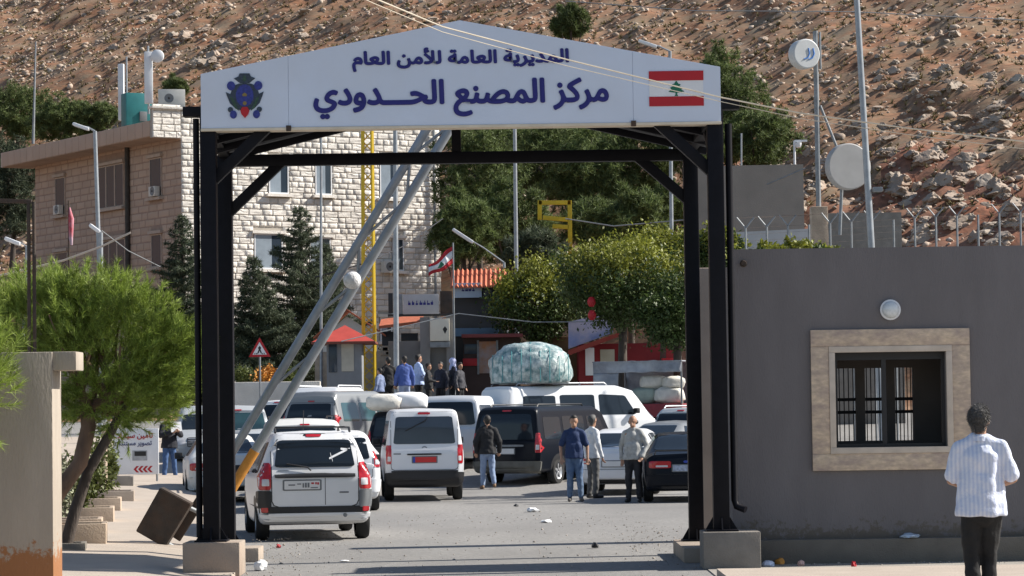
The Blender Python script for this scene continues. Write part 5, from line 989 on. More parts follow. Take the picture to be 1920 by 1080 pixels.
lathe('white_ball', [(0, -.12), (.06, -.108), (.105, -.07), (.125, 0), (.105, .07), (.06, .108), (0, .12)], mat('ball_white', (.62, .62, .63), .7, .2, 30, .9, 40), br_, 20, 'y', tuple(Vector(bl(661, 526)) + Vector((0, -.1, 0))))  # plain white ball on the boom, purpose unknown
# counterweight plate facing the camera, tilted with the boom
cw = [bl(300, 914, BD - .5), bl(358, 945, BD - .5), bl(308, 1027, BD - .5), bl(254, 996, BD - .5)]
cwv = [Vector(q) for q in cw]; cwv += [q + Vector((.03, .13, .01)) for q in cwv]
bm = bmesh.new(); bv = [bm.verts.new(q) for q in cwv]
for q in [(0, 1, 2, 3), (7, 6, 5, 4), (0, 4, 5, 1), (1, 5, 6, 2), (2, 6, 7, 3), (3, 7, 4, 0)]: bm.faces.new([bv[i] for i in q])
bmesh.ops.recalc_face_normals(bm, faces=bm.faces); bmesh.ops.bevel(bm, geom=bm.edges[:], offset=.01, segments=2, affect='EDGES'); bm_obj('counterweight', bm, rust, br_, angle=40)
tube('weight_arm', [bl(350, 950, BD - .3), bl(398, 972, BD - .1)], .032, silver_d, br_, 8); tube('weight_arm', [bl(312, 1018, BD - .3), bl(352, 1040, BD - .1)], .032, silver_d, br_, 8)
beam('pivot_strut', bl(330, 1010, BD), bl(412, 880, BD), .13, rust, br_); beam('pivot_post', (bl(400, 930)[0] + .05, .12, 0), (bl(400, 930)[0] + .05, .12, 1.05), .2, rust, br_)
# ================================================================= left concrete pillar, poles, planters, boards
q = P(99, 870, 28); zt = P(60, 660, 28).z
pil = empty('concrete_pillar', (q.x, 28, 0), 0, 'tall weathered concrete pillar with overhanging top slab at the left edge', 'pillar')
pm_ = mat('pillar_concrete', (.36, .315, .265), .9, .12, 3, .5, 40, col2=(.25, .21, .165), c2scale=1.2, c2amt=.5, stretch=(1, 1, .3))
box('shaft', (-.95, 0, 0, .55, 0, zt - .001), pm_, pil, .012); box('top_slab', (.001, .24, .02, .5, zt - .19, zt), pm_, pil, .012); stain(pm_, P(60, 1075, 28).z, P(60, 985, 28).z, (.27, .12, .05))
dp = [P(55, 640, 33), P(65, 640, 33)]; po = empty('double_pole', (dp[0].x, 33, 0), 0, 'pair of thin dark poles rising above the concrete pillar', 'pole')
zt2 = P(58, 378, 33).z
for i, q in enumerate(dp): tube('pole', [(q.x - dp[0].x, 0, 0), (q.x - dp[0].x, 0, zt2)], .022, rust, po, 8)
beam('cross_arm', (.04, 0, zt2), (-.75, 0, zt2 + .03), .05, rust, po)
PG = 'concrete planters along the left pavement'
def planter(px, py, D, w_, d_, h_, lab, m=None, plant=None, rz=R(7)):
    q = P(px, py, D); e = empty('planter', (q.x, D, .05 + terr(0, D)), rz, lab, 'planter', PG); m = m or pv_m; t = .07
    box('side', (-w_ / 2, w_ / 2, 0, t, 0, h_), m, e, .012); box('side', (-w_ / 2, w_ / 2, d_ - t, d_, 0, h_), m, e, .012); box('end', (-w_ / 2, -w_ / 2 + t, t + .001, d_ - t - .001, 0, h_), m, e, .012); box('end', (w_ / 2 - t, w_ / 2, t + .001, d_ - t - .001, 0, h_), m, e, .012); box('soil', (-w_ / 2 + t, w_ / 2 - t, t, d_ - t, .02, h_ - .06), mat('soil', (.10, .065, .04), .95, .3, 8), e)
    return e
pv_m = mat('planter_block', (.42, .33, .25), .9, .14, 4, .4, 40)
spots = [(128, 1055, 35.9, .44, .6, .22, 'dark low planter at the foot of the near pine', plinth_m), (150, 1035, 37.6, .7, .9, .40, 'second nearest tan planter, just behind the near pine', None), (142, 1010, 40.5, .75, .9, .36, 'tan planter third from the front of the left row', None), (165, 985, 44.2, .8, 1., .40, 'tan planter fourth from the front of the left row', None), (183, 965, 48.5, .8, 1., .42, 'tan planter fifth from the front of the left row', None), (204, 948, 53.0, .95, 1.2, .42, 'taller brown planter sixth from the front of the left row', concrete_rust), (218, 915, 62, .75, 1., .5, 'farthest planter, close to the white sign board', concrete)]
for (px, py, D, w_, d_, h_, lab, m) in spots: planter(px, py, D, w_, d_, h_, lab, m)
def shrub(px, pyb, pyt, D, rpx, lab, m=shrub_m, n=60):
    s = FPX / D; q = P(px, pyb, D); zb_ = .05 + terr(0, D); zt_ = P(px, pyt, D).z; e = empty('shrub', (q.x, D, zb_), 0, lab, 'shrub', 'shrubs in the planters'); hh = max(.3, zt_ - zb_)
    tube('stem', limb_pts((0, 0, 0), (0, 0, hh * .8), .06), [.03, .026, .022, .018, .014, .01], bark_d, e, 6); cc = clumps((0, 0, hh * .6), (rpx / s, rpx / s, hh * .45), n, .2); v, f = leaf_quads(cc, .09, 26, .06); mkn('crown', v, f, m, e)
shrub(178, 950, 815, 49, 24, 'leafy shrub with yellowish leaves behind the leaning stems'); shrub(206, 930, 822, 58.5, 11, 'slim leafy shrub left of the white sign board'); shrub(150, 985, 850, 45, 22, 'green shrub between the two pine stems'); shrub(115, 985, 850, 42, 18, 'pale shrub behind the concrete pillar', mat('pale_leaf', (.22, .23, .15), .7, .2, 2, island=.4))
q = P(196, 900, 56); o = tube('thin_post', [(q.x, 56, 0), (q.x, 56, P(196, 800, 56).z)], .06, pv_m); tag(o, 'pale post standing in the planter row', 'post')
# white sign board with red and blue lettering
D_ = 66; q0, q1 = P(212, 890, D_), P(297, 803, D_); sb = empty('sign_board', ((q0.x + q1.x) / 2, D_, .05), 0, 'white advertising board with red lettering and arrows on the left pavement', 'sign'); W2 = (q1.x - q0.x) / 2; z0, z1 = q0.z - .05, q1.z - .05
bd_ = box('board', (-W2, W2, 0, .05, z0, z1), whitep, sb, .008)
for x in (-W2 + .05, W2 - .05): tube('leg', [(x, .08, 0), (x, .08, z1)], .025, silver_d, sb, 8)
def bt_(s, x0, x1, a, b, m): text('lettering', s, x0 * W2, x1 * W2, z0 + (z1 - z0) * a, z0 + (z1 - z0) * b, -.001, m, bd_, .02)
bt_('تأمين سيارات', -.98, .75, .76, .95, redp); bt_('تصوير مستندات', -.98, .70, .60, .74, mat('grey_blue_ink', (.08, .09, .2), .5, 0))
box('printer_picture', (-.15 * W2, .5 * W2, -.006, -.001, z0 + (z1 - z0) * .30, z0 + (z1 - z0) * .52), mat('print_grey', (.35, .36, .38), .5, .2, 12), bd_); box('printer_picture', (-.05 * W2, .45 * W2, -.011, -.0065, z0 + (z1 - z0) * .40, z0 + (z1 - z0) * .50), blackpl, bd_)
for k in range(4): x = -.1 + k * .2; a0 = z0 + (z1 - z0) * .04; a1 = z0 + (z1 - z0) * .18; am = (a0 + a1) / 2; prism('arrow', [(x * W2, am), ((x + .13) * W2, a1), ((x + .24) * W2, a1), ((x + .11) * W2, am), ((x + .24) * W2, a0), ((x + .13) * W2, a0)], -.006, -.001, redp, bd_)
# ================================================================= poles, lamps, masts
def ptube(name, pts, D, rad, m, lab, cat, gz=0., parent=None):
    return None
def lamp_post(px0, py_top, px1, py_bot, D, rad, lab, head=None, m=silver, zb_=None, n=10):
    a = P(px1, py_bot, D); b = P(px0, py_top, D); gz = (hill(a.x, D) if D > 100 else terr(0, D)) if zb_ is None else zb_
    sl_ = (b.x - a.x) / max(.1, b.z - a.z); e = empty('lamp_post' if head else 'pole', (a.x - sl_ * (a.z - gz), D, gz), 0, lab, 'lamp post' if head else 'pole')
    tube('column', [(0, 0, -.1), (b.x - e.location.x, 0, b.z - gz)], [rad * 1.15, rad * .85], m, e, n)
    if head:
        hx, hy, L = head; h0 = P(hx, hy, D); p0 = Vector((b.x - e.location.x, 0, b.z - gz)); p1 = Vector((h0.x - e.location.x, 0, h0.z - gz)); tube('arm', [p0, p0.lerp(p1, .5) + Vector((0, 0, .05)), p1], rad * .5, m, e, 6)
        hd = box('lamp_head', (-L / 2, L / 2, -.14, .14, -.06, .05), whitep, e, .035); hd.location = p1; hd.rotation_euler = (0, -math.atan2(p1.z - p0.z, p1.x - p0.x) if p1.x > p0.x else math.atan2(p1.z - p0.z, p0.x - p1.x), 0); box('lens', (-L * .4, L * .4, -.1, .1, -.075, -.0605), lenswhite, hd)
    return e
lamp_post(178, 246, 187, 520, 100, .085, 'tall grey lamp post before the brown side wall', (152, 237, .62)); lamp_post(189, 436, 189, 545, 92, .085, 'short grey post with bright lamp before the brown side wall', (178, 428, .42))
lamp_post(1256, 96, 1259, 430, 100, .075, 'tall lamp post right of the sign with pale lamp head', (1214, 82, .7)); lamp_post(965, 236, 968, 500, 106, .085, 'grey pole among the pines in the gateway'); lamp_post(602, 240, 602, 700, 100, .05, 'thin grey pole before the tall conifer')
lamp_post(741, 240, 743, 700, 88, .085, 'silver pole beside the crowd', None, silver, None); lamp_post(1390, 250, 1390, 330, 110, .04, 'thin pole above the retaining wall')
lamp_post(945, 492, 950, 600, 102.5, .06, 'solar lamp on a slanting arm behind the tiled roof', (868, 442, .9)); lamp_post(50, 462, 45, 600, 84, .05, 'street lamp with round head left of the brown side wall', (24, 452, .5))
m1 = lamp_post(1604, -40, 1634, 462, 60, .075, 'thick leaning steel mast behind the booth'); box('clamp', (-.1, .1, -.1, .1, 0, .1), silver_d, m1, .01).location = (-.06, 0, P(1628, 360, 60).z)
cam_p = P(1490, 300, 108); e = empty('camera_pole', (cam_p.x, 108, hill(cam_p.x, 108)), 0, 'white security camera on a short pole above the retaining wall', 'camera'); zc = P(1490, 264, 108).z - e.location.z
tube('column', [(0, 0, 0), (0, 0, zc)], .045, whitep, e, 8); box('arm', (0, .5, -.04, .04, zc - .05, zc + .03), whitep, e, .01); lathe('dome', [(0, -.2), (.1, -.16), (.14, -.06), (.14, .02), (0, .04)], whitep, e, 14, 'z', (.15, 0, zc - .1))
# mast with drum antenna and big dish
MD = 80; a = P(1536, 452, MD); e = empty('antenna_mast', (a.x, MD, 0), 0, 'grey antenna mast on a stone column behind the booth', 'mast'); zt = P(1537, 58, MD).z; z0 = P(1536, 388, MD).z
box('stone_column', (-.24, .24, -.24, .24, 0, z0), rubble, e, .03); tube('column', [(0, 0, z0 - .1), (.0, 0, zt)], .075, silver_d, e, 10); tube('side_rail', [(.13, 0, P(1540, 130, MD).z), (.13, 0, P(1540, 60, MD).z)], .035, silver_d, e, 8); tube('strut', [(.1, 0, P(1543, 198, MD).z), (.75, .1, P(1570, 280, MD).z - .4)], .04, silver_d, e, 8)
a = P(1507, 102, MD - .4); d1 = empty('drum_antenna', tuple(a), R(22), 'white drum antenna with blue wave marks near the mast top', 'antenna'); lathe('drum', [(0, -.2), (.395, -.198), (.40, -.198), (.43, -.17), (.43, -.14), (.43, .14), (.3, .22), (0, .24)], mat('drum_grey', (.50, .51, .51), .5, .05, 3), d1, 32, 'y'); tube('arm', [(0, .2, 0), (.34, .45, 0)], .05, silver_d, d1, 8)
blm = mat('blue_mark', (.08, .22, .55), .5, 0)
for x in (.02, .17): tube('wave_mark', [(x - .12, -.202, -.16), (x, -.202, -.12), (x + .06, -.202, .0), (x + .03, -.202, .16)], .022, blm, d1, 6)
a = P(1588, 313, MD - 2); d2 = empty('dish_antenna', tuple(a), R(18), 'large grey round dish antenna beside the leaning mast', 'antenna'); lathe('dish', [(0, -.2), (.62, -.198), (.625, -.198), (.655, -.17), (.656, -.15), (.66, .05), (.4, .25), (0, .3)], mat('dish_grey', (.36, .35, .34), .6, .06, 3), d2, 36, 'y'); tube('stand', [(0, .3, 0), (-.1, .35, -1.9)], .05, silver_d, d2, 8)
# yellow lattice mast and yellow frame
YD = 94; a = P(692, 700, YD); e = empty('lattice_mast', (a.x, YD, terr(0, YD)), 0, 'tall yellow lattice mast before the white facade', 'mast'); zt = P(688, 150, YD).z - e.location.z; lean = P(688, 150, YD).x - a.x; hw = .20
def lm(t, sx, sy): return (lean * t + sx * hw * (1 - .25 * t), sy * hw * (1 - .25 * t), zt * t)
for sx in (-1, 1):
    for sy in (-1, 1): tube('leg', [lm(0, sx, sy), lm(1, sx, sy)], .06, yellow, e, 6)
for k in range(34):
    t0, t1 = k / 34, (k + 1) / 34
    for (s0, s1) in (((-1, -1), (1, -1)), ((1, 1), (-1, 1)), ((-1, 1), (-1, -1)), ((1, -1), (1, 1))):
        a0, a1 = (s0, s1) if k % 2 else (s1, s0); tube('diagonal', [lm(t0, *a0), lm(t1, *a1)], .02, yellow, e, 5)
YD = 112
def yb(a, b): beam('bar', Vector(P(*a, YD)) - e2.location, Vector(P(*b, YD)) - e2.location, .17, yellow, e2)
c_ = P(1040, 465, YD); e2 = empty('yellow_frame', (c_.x, YD, hill(c_.x, YD)), 0, 'yellow steel frame standing among the pines', 'frame')
yb((1010, 380), (1070, 380)); yb((1012, 376), (1012, 412)); yb((1068, 376), (1069, 468)); yb((1018, 408), (1066, 412)); yb((1036, 424), (1066, 426)); beam('post', (Vector(P(1069, 468, YD)) - e2.location) * 1.0, (Vector(P(1069, 468, YD)) - e2.location) * Vector((1, 1, 0)) - Vector((0, 0, .3)), .17, yellow, e2)
# retaining walls and wire fence with Y posts
def wallpx(name, x0, x1, ytop0, ytop1, D, thick, m, lab, zb_):
    a = P(x0, ytop0, D); b = P(x1, ytop1, D); o = prism(name, [(a.x, zb_), (b.x, zb_), (b.x, b.z), (a.x, a.z)], D, D + thick, m); tag(o, lab, 'wall'); return o
wallpx('retaining_wall', 1290, 1506, 312, 308, 104, .5, mat('grey_wall', (.27, .24, .21), .9, .1, 1.2, .4, 20, col2=(.2, .18, .16), c2scale=.5, c2amt=.5), 'large grey concrete retaining wall behind the gate right side', 1.2)
wallpx('retaining_wall', 1552, 1690, 400, 398, 92, .4, concrete, 'low grey concrete wall behind the antenna mast', 1.0); wallpx('retaining_wall', 1370, 1530, 436, 428, 82, .3, mat('pale_wall', (.45, .45, .46), .8, .08, 2), 'pale low wall below the fence posts', .6)
fence = empty('wire_fence', (P(1380, 460, 78).x, 78, 0), 0, 'wire fence with forked steel posts behind the booth roof', 'fence'); ft_ = []
for i in range(14):
    t = i / 13; px = 1398 + t * 515; D = 76 + 10 * t; py = 428 - 30 * t; q = P(px, py, D) - fence.location; gz = .3; b_ = empty('fence_post', (q.x, q.y, 0)); b_.parent = fence
    tube('column', [(0, 0, 0), (0, 0, q.z)], .035, silver_d, b_, 6)
    if i not in (3, 7, 11):
        for s in (-1, 1): tube('fork', [(0, 0, q.z), (s * .24, 0, q.z + .30)], .022, silver_d, b_, 5)
    ft_.append(q)
for k, dz in enumerate((0, -.18, -.36, -.55)): tube('wire', [q + Vector((0, -.03, dz)) for q in ft_], .003, rust, fence, 4)
for s in (-1, 1): tube('barbed_wire', [q + Vector((s * .22, 0, .28)) for q in ft_], .004, rust, fence, 4)
# overhead cables
def cable(pts, lab, r_=.012, m=whitep):
    o = tube('cable', [P(*q) for q in pts], r_, m, None, 5); tag(o, lab, 'cable'); return o
cable([(520, -90, 27), (700, -4, 28), (830, 50, 29), (1065, 112, 29.5), (1350, 182, 30), (1500, 212, 30), (1700, 240, 30), (1960, 270, 30), (2300, 290, 30)], 'thick pale cable crossing in front of the sign from upper left to right', .0085, cream); cable([(520, -80, 27), (700, 6, 28), (830, 60, 29), (1065, 124, 29.5), (1350, 190, 30), (1500, 222, 30), (1700, 252, 30), (1960, 284, 30), (2300, 300, 30)], 'thinner pale cable just below the thick one across the sign', .0045, cream)
cable([(-60, 528, 80), (20, 512, 80), (120, 488, 80), (190, 462, 80), (245, 436, 80)], 'pale cable sagging before the brown side wall', .03, mat('cable_pale', (.42, .37, .32), .8, .1, 3)); cable([(190, 432, 90), (240, 470, 95), (300, 500, 100)], 'cable running right from the short lamp post', .02, silver_d)
cable([(1060, 2, 120), (1300, 20, 120), (1600, 22, 122), (1960, 40, 125)], 'thin cable high on the hillside', .022, silver_d); cable([(590, 520, 100), (690, 492, 100), (760, 460, 104), (830, 410, 110)], 'dark cable before the white facade', .022, blackpl)
cable([(640, 640, 90), (860, 588, 92), (1000, 604, 92), (1290, 602, 92)], 'thin cable over the shop roofs', .018, silver_d); cable([(1060, 410, 108), (1150, 424, 108), (1290, 412, 106), (1440, 345, 104), (1510, 315, 104)], 'cable hanging before the retaining wall', .025, silver_d)
# flag on the pole by the kiosks
FD = 90; a = P(850, 500, FD); e = empty('flag', (a.x, FD, terr(0, FD)), 0, 'red white red flag with green cedar on a pole by the kiosks', 'flag'); zt = P(851, 458, FD).z - e.location.z; tube('pole', [(0, 0, 0), (0, 0, zt + .05)], .025, silver_d, e, 8)
def flagpart(name, v0, v1, m, off=0.):
    n = 14; v = []; f = []
    for j in range(3):
        t = v0 + (v1 - v0) * j / 2
        for i in range(n + 1): u_ = i / n; x = -u_ * .80; z = zt - .06 - u_ * .62 - t * .58 * (1 - .35 * u_) + .05 * math.sin(u_ * 7 + t * 2); y = .09 * math.sin(u_ * 9 + t * 1.5) - off; v.append((x, y, z))
    for j in range(2):
        for i in range(n): p = j * (n + 1) + i; f.append([p, p + 1, p + n + 2, p + n + 1])
    o = mk(name, v, f, m, e, True); s_ = o.modifiers.new('s', 'SOLIDIFY'); s_.thickness = .008; return o
flagpart('red_band', 0, .28, redp); fw_ = flagpart('white_band', .28, .72, whitep); flagpart('red_band', .72, 1, redp); 
n_ = []; 
def fp(u_, t): return (-u_ * .80, .09 * math.sin(u_ * 9 + t * 1.5) - .02, zt - .06 - u_ * .62 - t * .58 * (1 - .35 * u_) + .05 * math.sin(u_ * 7 + t * 2))
mk('cedar', [fp(.5, .3), fp(.36, .66), fp(.64, .66), fp(.5, .72)], [[0, 1, 3, 2]], greenp, e)
e3 = P(129, 420, 118); e = empty('flag', (e3.x, 118, hill(e3.x, 118)), 0, 'furled flag on a pole before the brown side wall', 'flag'); z1 = P(129, 376, 118).z - e.location.z; z0 = P(133, 460, 118).z - e.location.z; tube('pole', [(0, 0, 0), (0, 0, z1)], .04, rust, e, 6); tube('cloth', [(.05, -.06, z1 - .3), (.12, -.1, z1 - .8), (.10, -.1, z0 + .3), (.12, -.1, z0)], [.03, .12, .09, .05], mat('furled', (.45, .35, .42), .8, .1, 3, col2=(.45, .02, .03), c2scale=1.1, c2amt=1), e, 8)
# warning triangle
TD = 86; a = P(487, 670, TD); e = empty('warning_sign', (a.x, TD, terr(0, TD)), 0, 'red bordered triangular pedestrian warning sign', 'sign'); zc = P(487, 654, TD).z - e.location.z; tube('post', [(0, .04, 0), (0, .04, zc + .2)], .03, silver_d, e, 8)
prism('border', [(-.34, zc - .25), (.34, zc - .25), (0, zc + .35)], -.012, .0, redp, e); prism('face', [(-.22, zc - .18), (.22, zc - .18), (0, zc + .21)], -.016, -.0125, whitep, e); prism('figure', [(-.08, zc - .16), (-.03, zc - .02), (-.05, zc + .03), (0, zc + .09), (.05, zc + .03), (.03, zc - .02), (.08, zc - .16), (.03, zc - .14), (0, zc - .06), (-.03, zc - .14)], -.020, -.0165, blackpl, e)
for k in (-.15, -.1, .1, .15): box('bar', (k - .012, k + .012, -.02, -.0165, zc - .17, zc - .13), blackpl, e)
a = P(400, 715, 90).x; b = P(600, 715, 90).x; o = box('low_wall', (a, b, 90, 90.4, 0, P(500, 716, 90).z), stone_w, None, .03); tag(o, 'low cream wall behind the queueing cars on the left', 'wall')
for i, (px, c) in enumerate([(498, 0), (455, 1), (540, 1)]):
    D = 91.2; q = P(px, 705, D); e = empty('flower_bush', (q.x, D, terr(0, D)), 0, ['orange flowering bush behind the low cream wall', 'green bush behind the low wall near the gate post', 'green bush behind the low wall near the boom'][i], 'bush'); cc = clumps((0, 0, q.z - terr(0, D)), (.35, .35, .3), 30, .1); v, f = leaf_quads(cc, .12, 24, .08); mkn('crown', v, f, orange if c == 0 else shrub_m, e); tube('stem', [(0, 0, 0), (0, 0, q.z - terr(0, D))], .03, bark_d, e, 5)
# ================================================================= kiosks and shops in the middle distance
def hut(name, px0, px1, ytop, D, dep, m, lab, cat='kiosk', zb_=None):
    a = P(px0, ytop, D); b = P(px1, ytop, D); gz = terr(0, D) if zb_ is None else zb_; e = empty(name, (a.x, D, gz), 0, lab, cat); e['w'] = b.x - a.x; e['h'] = a.z - gz; box('wall', (0, b.x - a.x, 0, dep, 0, a.z - gz), m, e, .01); return e
def rel(e, px, py, D): q = P(px, py, D); return q.x - e.location.x, q.z - e.location.z
def panel(name, e, p0, p1, D, m, y=-.03, t=.025, parent=None):
    (x0, z0), (x1, z1) = rel(e, *p0, D), rel(e, *p1, D); return box(name, (min(x0, x1), max(x0, x1), y, y + t, min(z0, z1), max(z0, z1)), m, parent or e, .004)
def marks(x0, x1, z0, z1, y, parent, n):
    """a line of lettering too far off to read: uneven dark strokes"""
    w_ = (x1 - x0) / n
    for k in range(n):
        a = x0 + k * w_; h_ = (z1 - z0) * random.uniform(.35, .6); box('lettering', (a, a + w_ * random.uniform(.6, .92), y - .004, y + .001, z0 + .02, z0 + .02 + h_), navy, parent)
        b = a + w_ * random.uniform(.1, .5); box('lettering', (b, b + .025, y - .006, y - .0045, z0 + .02 + h_ * .5, z1), navy, parent)
D = 92
# small red roofed kiosk
e = hut('ticket_kiosk', 612, 678, 640, D, 1.2, mat('kiosk_grey', (.20, .21, .23), .7, .1, 3), 'small kiosk with red pyramid roof behind the queueing cars'); w_, h_ = e['w'], e['h']
mk('roof', [(-.45, -.45, h_ - .02), (w_ + .45, -.45, h_ - .02), (w_ + .45, 1.65, h_ - .02), (-.45, 1.65, h_ - .02), (w_ / 2, .6, h_ + .55)], [[0, 1, 4], [1, 2, 4], [2, 3, 4], [3, 0, 4], [3, 2, 1, 0]], mat('red_roof', (.42, .06, .045), .6, .1, 3), e); panel('window', e, (640, 645), (664, 696), D, mat('dusty_pane', (.42, .40, .35), .3, .15, 2)); panel('window', e, (616, 645), (632, 698), D, glass_b); box('eave', (-.48, w_ + .48, -.48, 1.68, h_ - .10, h_ - .025), mat('eave_brown', (.16, .05, .035), .7, .1, 3), e, .01)
# tiled-roof stone house
D = 100; e = hut('tiled_house', 590, 850, 660, D, 5, rubble, 'stone house with orange tiled roof before the white facade', 'house'); w_, h_ = e['w'], e['h']
(ax, az), (bx, bz_) = rel(e, 596, 640, D), rel(e, 712, 622, D)
px_, pz_ = rel(e, 650, 583, D); gx0, gz0 = rel(e, 602, 628, D); gx1, gz1 = rel(e, 708, 624, D)
prism('gable', [(gx0, h_ - .0), (gx1, h_ - .0), (gx1, gz1 - .1), (px_, pz_ - .2), (gx0, gz0 - .1)], .0, .3, stone_w, e)
for (xa, za, xb, zb2) in ((gx0 - .25, gz0 - .15, px_, pz_), (px_, pz_, gx1 + .3, gz1 - .15)):
    n = 9
    for k in range(n):
        for r_ in range(4): t0, t1 = k / n, (k + 1) / n; x0 = xa + (xb - xa) * t0; x1 = xa + (xb - xa) * t1; z0 = za + (zb2 - za) * t0; z1 = za + (zb2 - za) * t1; y0 = -.35 + r_ * .5; mk('tile', [(x0, y0, z0), (x1, y0, z1), (x1, y0 + .48, z1), (x0, y0 + .48, z0), (x0, y0, z0 + .07), (x1, y0, z1 + .07), (x1, y0 + .48, z1 + .07), (x0, y0 + .48, z0 + .07)], [[0, 3, 2, 1], [4, 5, 6, 7], [0, 1, 5, 4], [1, 2, 6, 5], [2, 3, 7, 6], [3, 0, 4, 7]], tile, e)
(x0, z0), (x1, z1) = rel(e, 712, 612, D), rel(e, 792, 602, D); mk('lean_to_roof', [(x0, -.6, z0 - .1), (x1, -.6, z1 - .1), (x1, 1.2, z1 + .2), (x0, 1.2, z0 + .2), (x0, -.6, z0), (x1, -.6, z1), (x1, 1.2, z1 + .3), (x0, 1.2, z0 + .3)], [[0, 3, 2, 1], [4, 5, 6, 7], [0, 1, 5, 4], [1, 2, 6, 5], [2, 3, 7, 6], [3, 0, 4, 7]], tile, e)
for (p0, p1) in [((716, 622), (742, 655)), ((752, 625), (784, 650))]: panel('opening', e, p0, p1, D, dark_in, -.02)
# random rubble stones on its front wall
for k in range(90):
    px = random.uniform(712, 800); py = random.uniform(655, 700); x, z = rel(e, px, py, D); s_ = random.uniform(.12, .3); box('stone', (x, x + s_ * 1.4, -.05, .01, z, z + s_ * .75), rubble, e, .02)
# grey office front with signboard and white box
D = 94; e = hut('office_front', 728, 850, 640, D, 3, mat('office_grey', (.17, .165, .16), .85, .1, 2), 'grey office front with a lettered signboard beside the flag', 'office'); e['h']
pl = panel('signboard', e, (757, 590), (823, 552), D, mat('board_grey', (.40, .40, .41), .6, .08, 3), -.35, .06); (x0, z0), (x1, z1) = rel(e, 766, 574, D), rel(e, 815, 564, D); marks(x0, x1, z0, z1, -.352, pl, 7)
panel('sign_frame', e, (728, 594), (850, 588), D, blackpl, -.3, .25); panel('sign_frame', e, (729, 588), (737, 550), D, blackpl, -.28, .08); panel('sign_frame', e, (742, 552), (756, 590), D, silver_d, -.28, .05); panel('sign_frame', e, (826, 588), (848, 546), D, rust, -.28, .08); panel('pillar', e, (789, 700), (806, 595), D, mat('pillar_grey', (.22, .215, .21), .85, .1, 3), -.25, .24); panel('pillar', e, (838, 700), (850, 560), D, mat('pillar_grey', (.22, .215, .21)), -.25, .24)
bx = panel('light_box', e, (808, 640), (843, 598), D, mat('box_cream', (.66, .62, .52), .6, .05, 3), -.5, .2); panel('box_skirt', e, (807, 652), (844, 641), D, silver_d, -.45, .15)
(x0, z0) = rel(e, 835, 618, D); prism('emblem', [(x0 - .08, z0), (x0, z0 + .1), (x0 + .08, z0), (x0, z0 - .16)], -.506, -.501, blackpl, bx)
# shop with tiled roof and blue sign
D = 98; e = hut('tiled_shop', 850, 945, 560, D, 4, mat('shop_dark', (.06, .055, .055), .85, .1, 2), 'dark shop with orange tile roof and pale blue sign right of the flag', 'shop'); h_ = e['h']; w_ = e['w']; zt3 = rel(e, 900, 505, D)[1]
n = 12
for k in range(n):
    for r_ in range(4): x0 = -.1 + k * (w_ + .2) / n; x1 = x0 + (w_ + .2) / n - .01; y0 = -.5 + r_ * .5; z0 = h_ + .35 + (zt3 - h_ - .35) * r_ / 4; z1 = h_ + .35 + (zt3 - h_ - .35) * (r_ + 1) / 4; mk('tile', [(x0, y0, z0), (x1, y0, z0), (x1, y0 + .52, z1 + .02), (x0, y0 + .52, z1 + .02), ((x0 + x1) / 2, y0, z0 + .1), ((x0 + x1) / 2, y0 + .52, z1 + .12)], [[0, 1, 4], [1, 2, 5, 4], [2, 3, 5], [3, 0, 4, 5], [0, 3, 2, 1]], tile, e)
box('upper_wall', (0.02, w_ - .02, .05, 3.9, h_ + .001, h_ + .36), mat('shop_dark', (.06, .055, .055)), e)
pl = panel('shop_sign', e, (853, 559), (903, 531), D, mat('pale_blue_sign', (.42, .50, .62), .6, .05, 3), -.3, .06); (x0, z0), (x1, z1) = rel(e, 866, 548, D), rel(e, 892, 541, D); marks(x0, x1, z0, z1, -.302, pl, 4); panel('upper_window', e, (905, 556), (930, 536), D, glass_b, -.02)
panel('awning', e, (852, 632), (935, 616), D, mat('blue_awning', (.12, .2, .3), .6, .1, 3), -1.0, .9)
# dark kiosk with orange poster
D = 95.5; e = hut('poster_kiosk', 868, 975, 632, D, 2, mat('kiosk_brown', (.07, .045, .04), .85, .1, 2), 'dark kiosk with tall orange poster under the tree'); pl = panel('poster', e, (899, 700), (930, 640), D, mat('poster_orange', (.40, .18, .08), .6, .2, 3, col2=(.30, .33, .38), c2scale=2.5, c2amt=.7), -.06, .04); panel('poster_frame', e, (895, 702), (898, 638), D, silver_d, -.07, .05); panel('poster_frame', e, (931, 702), (934, 638), D, silver_d, -.07, .05); panel('red_shelf', e, (868, 686), (895, 672), D, redp, -.05, .03); panel('roof_edge', e, (866, 634), (980, 626), D, mat('roof_red', (.20, .05, .05), .8, .1, 3), -.6, .6); panel('window', e, (870, 664), (894, 645), D, glass_b, -.03)
# red shop with slanting sign under the trees
D = 93; e = hut('red_shop', 1085, 1270, 645, D, 4, mat('shop_red', (.19, .009, .012), .6, .12, 1.5), 'red shop with slanted pale signboard under the street trees', 'shop')
(ax, az), (bx, bz_), (cx_, cz_), (dx_, dz_) = rel(e, 1065, 655, D), rel(e, 1148, 625, D), rel(e, 1150, 585, D), rel(e, 1065, 605, D)
prism('signboard', [(ax, az), (bx, bz_), (cx_, cz_), (dx_, dz_)], -.75, -.65, mat('sign_mottled', (.42, .38, .48), .5, .15, 2, col2=(.10, .18, .45), c2scale=1.6, c2amt=.8), e); prism('awning', [(ax, az - .22), (bx + .4, bz_ - .05), (bx + .4, bz_ + .08), (ax, az - .05)], -.9, -.1, mat('awning_red', (.26, .04, .028), .7, .1, 3), e)
for (p0, p1, m) in [((1098, 704), (1114, 652), whitep), ((1126, 704), (1152, 655), mat('door_cream', (.40, .38, .30), .6, .1, 3)), ((1160, 704), (1166, 660), silver_d), ((1166, 704), (1172, 662), lenswhite)]: panel('door' if m is not silver_d else 'door_frame', e, p0, p1, D, m, -.04)
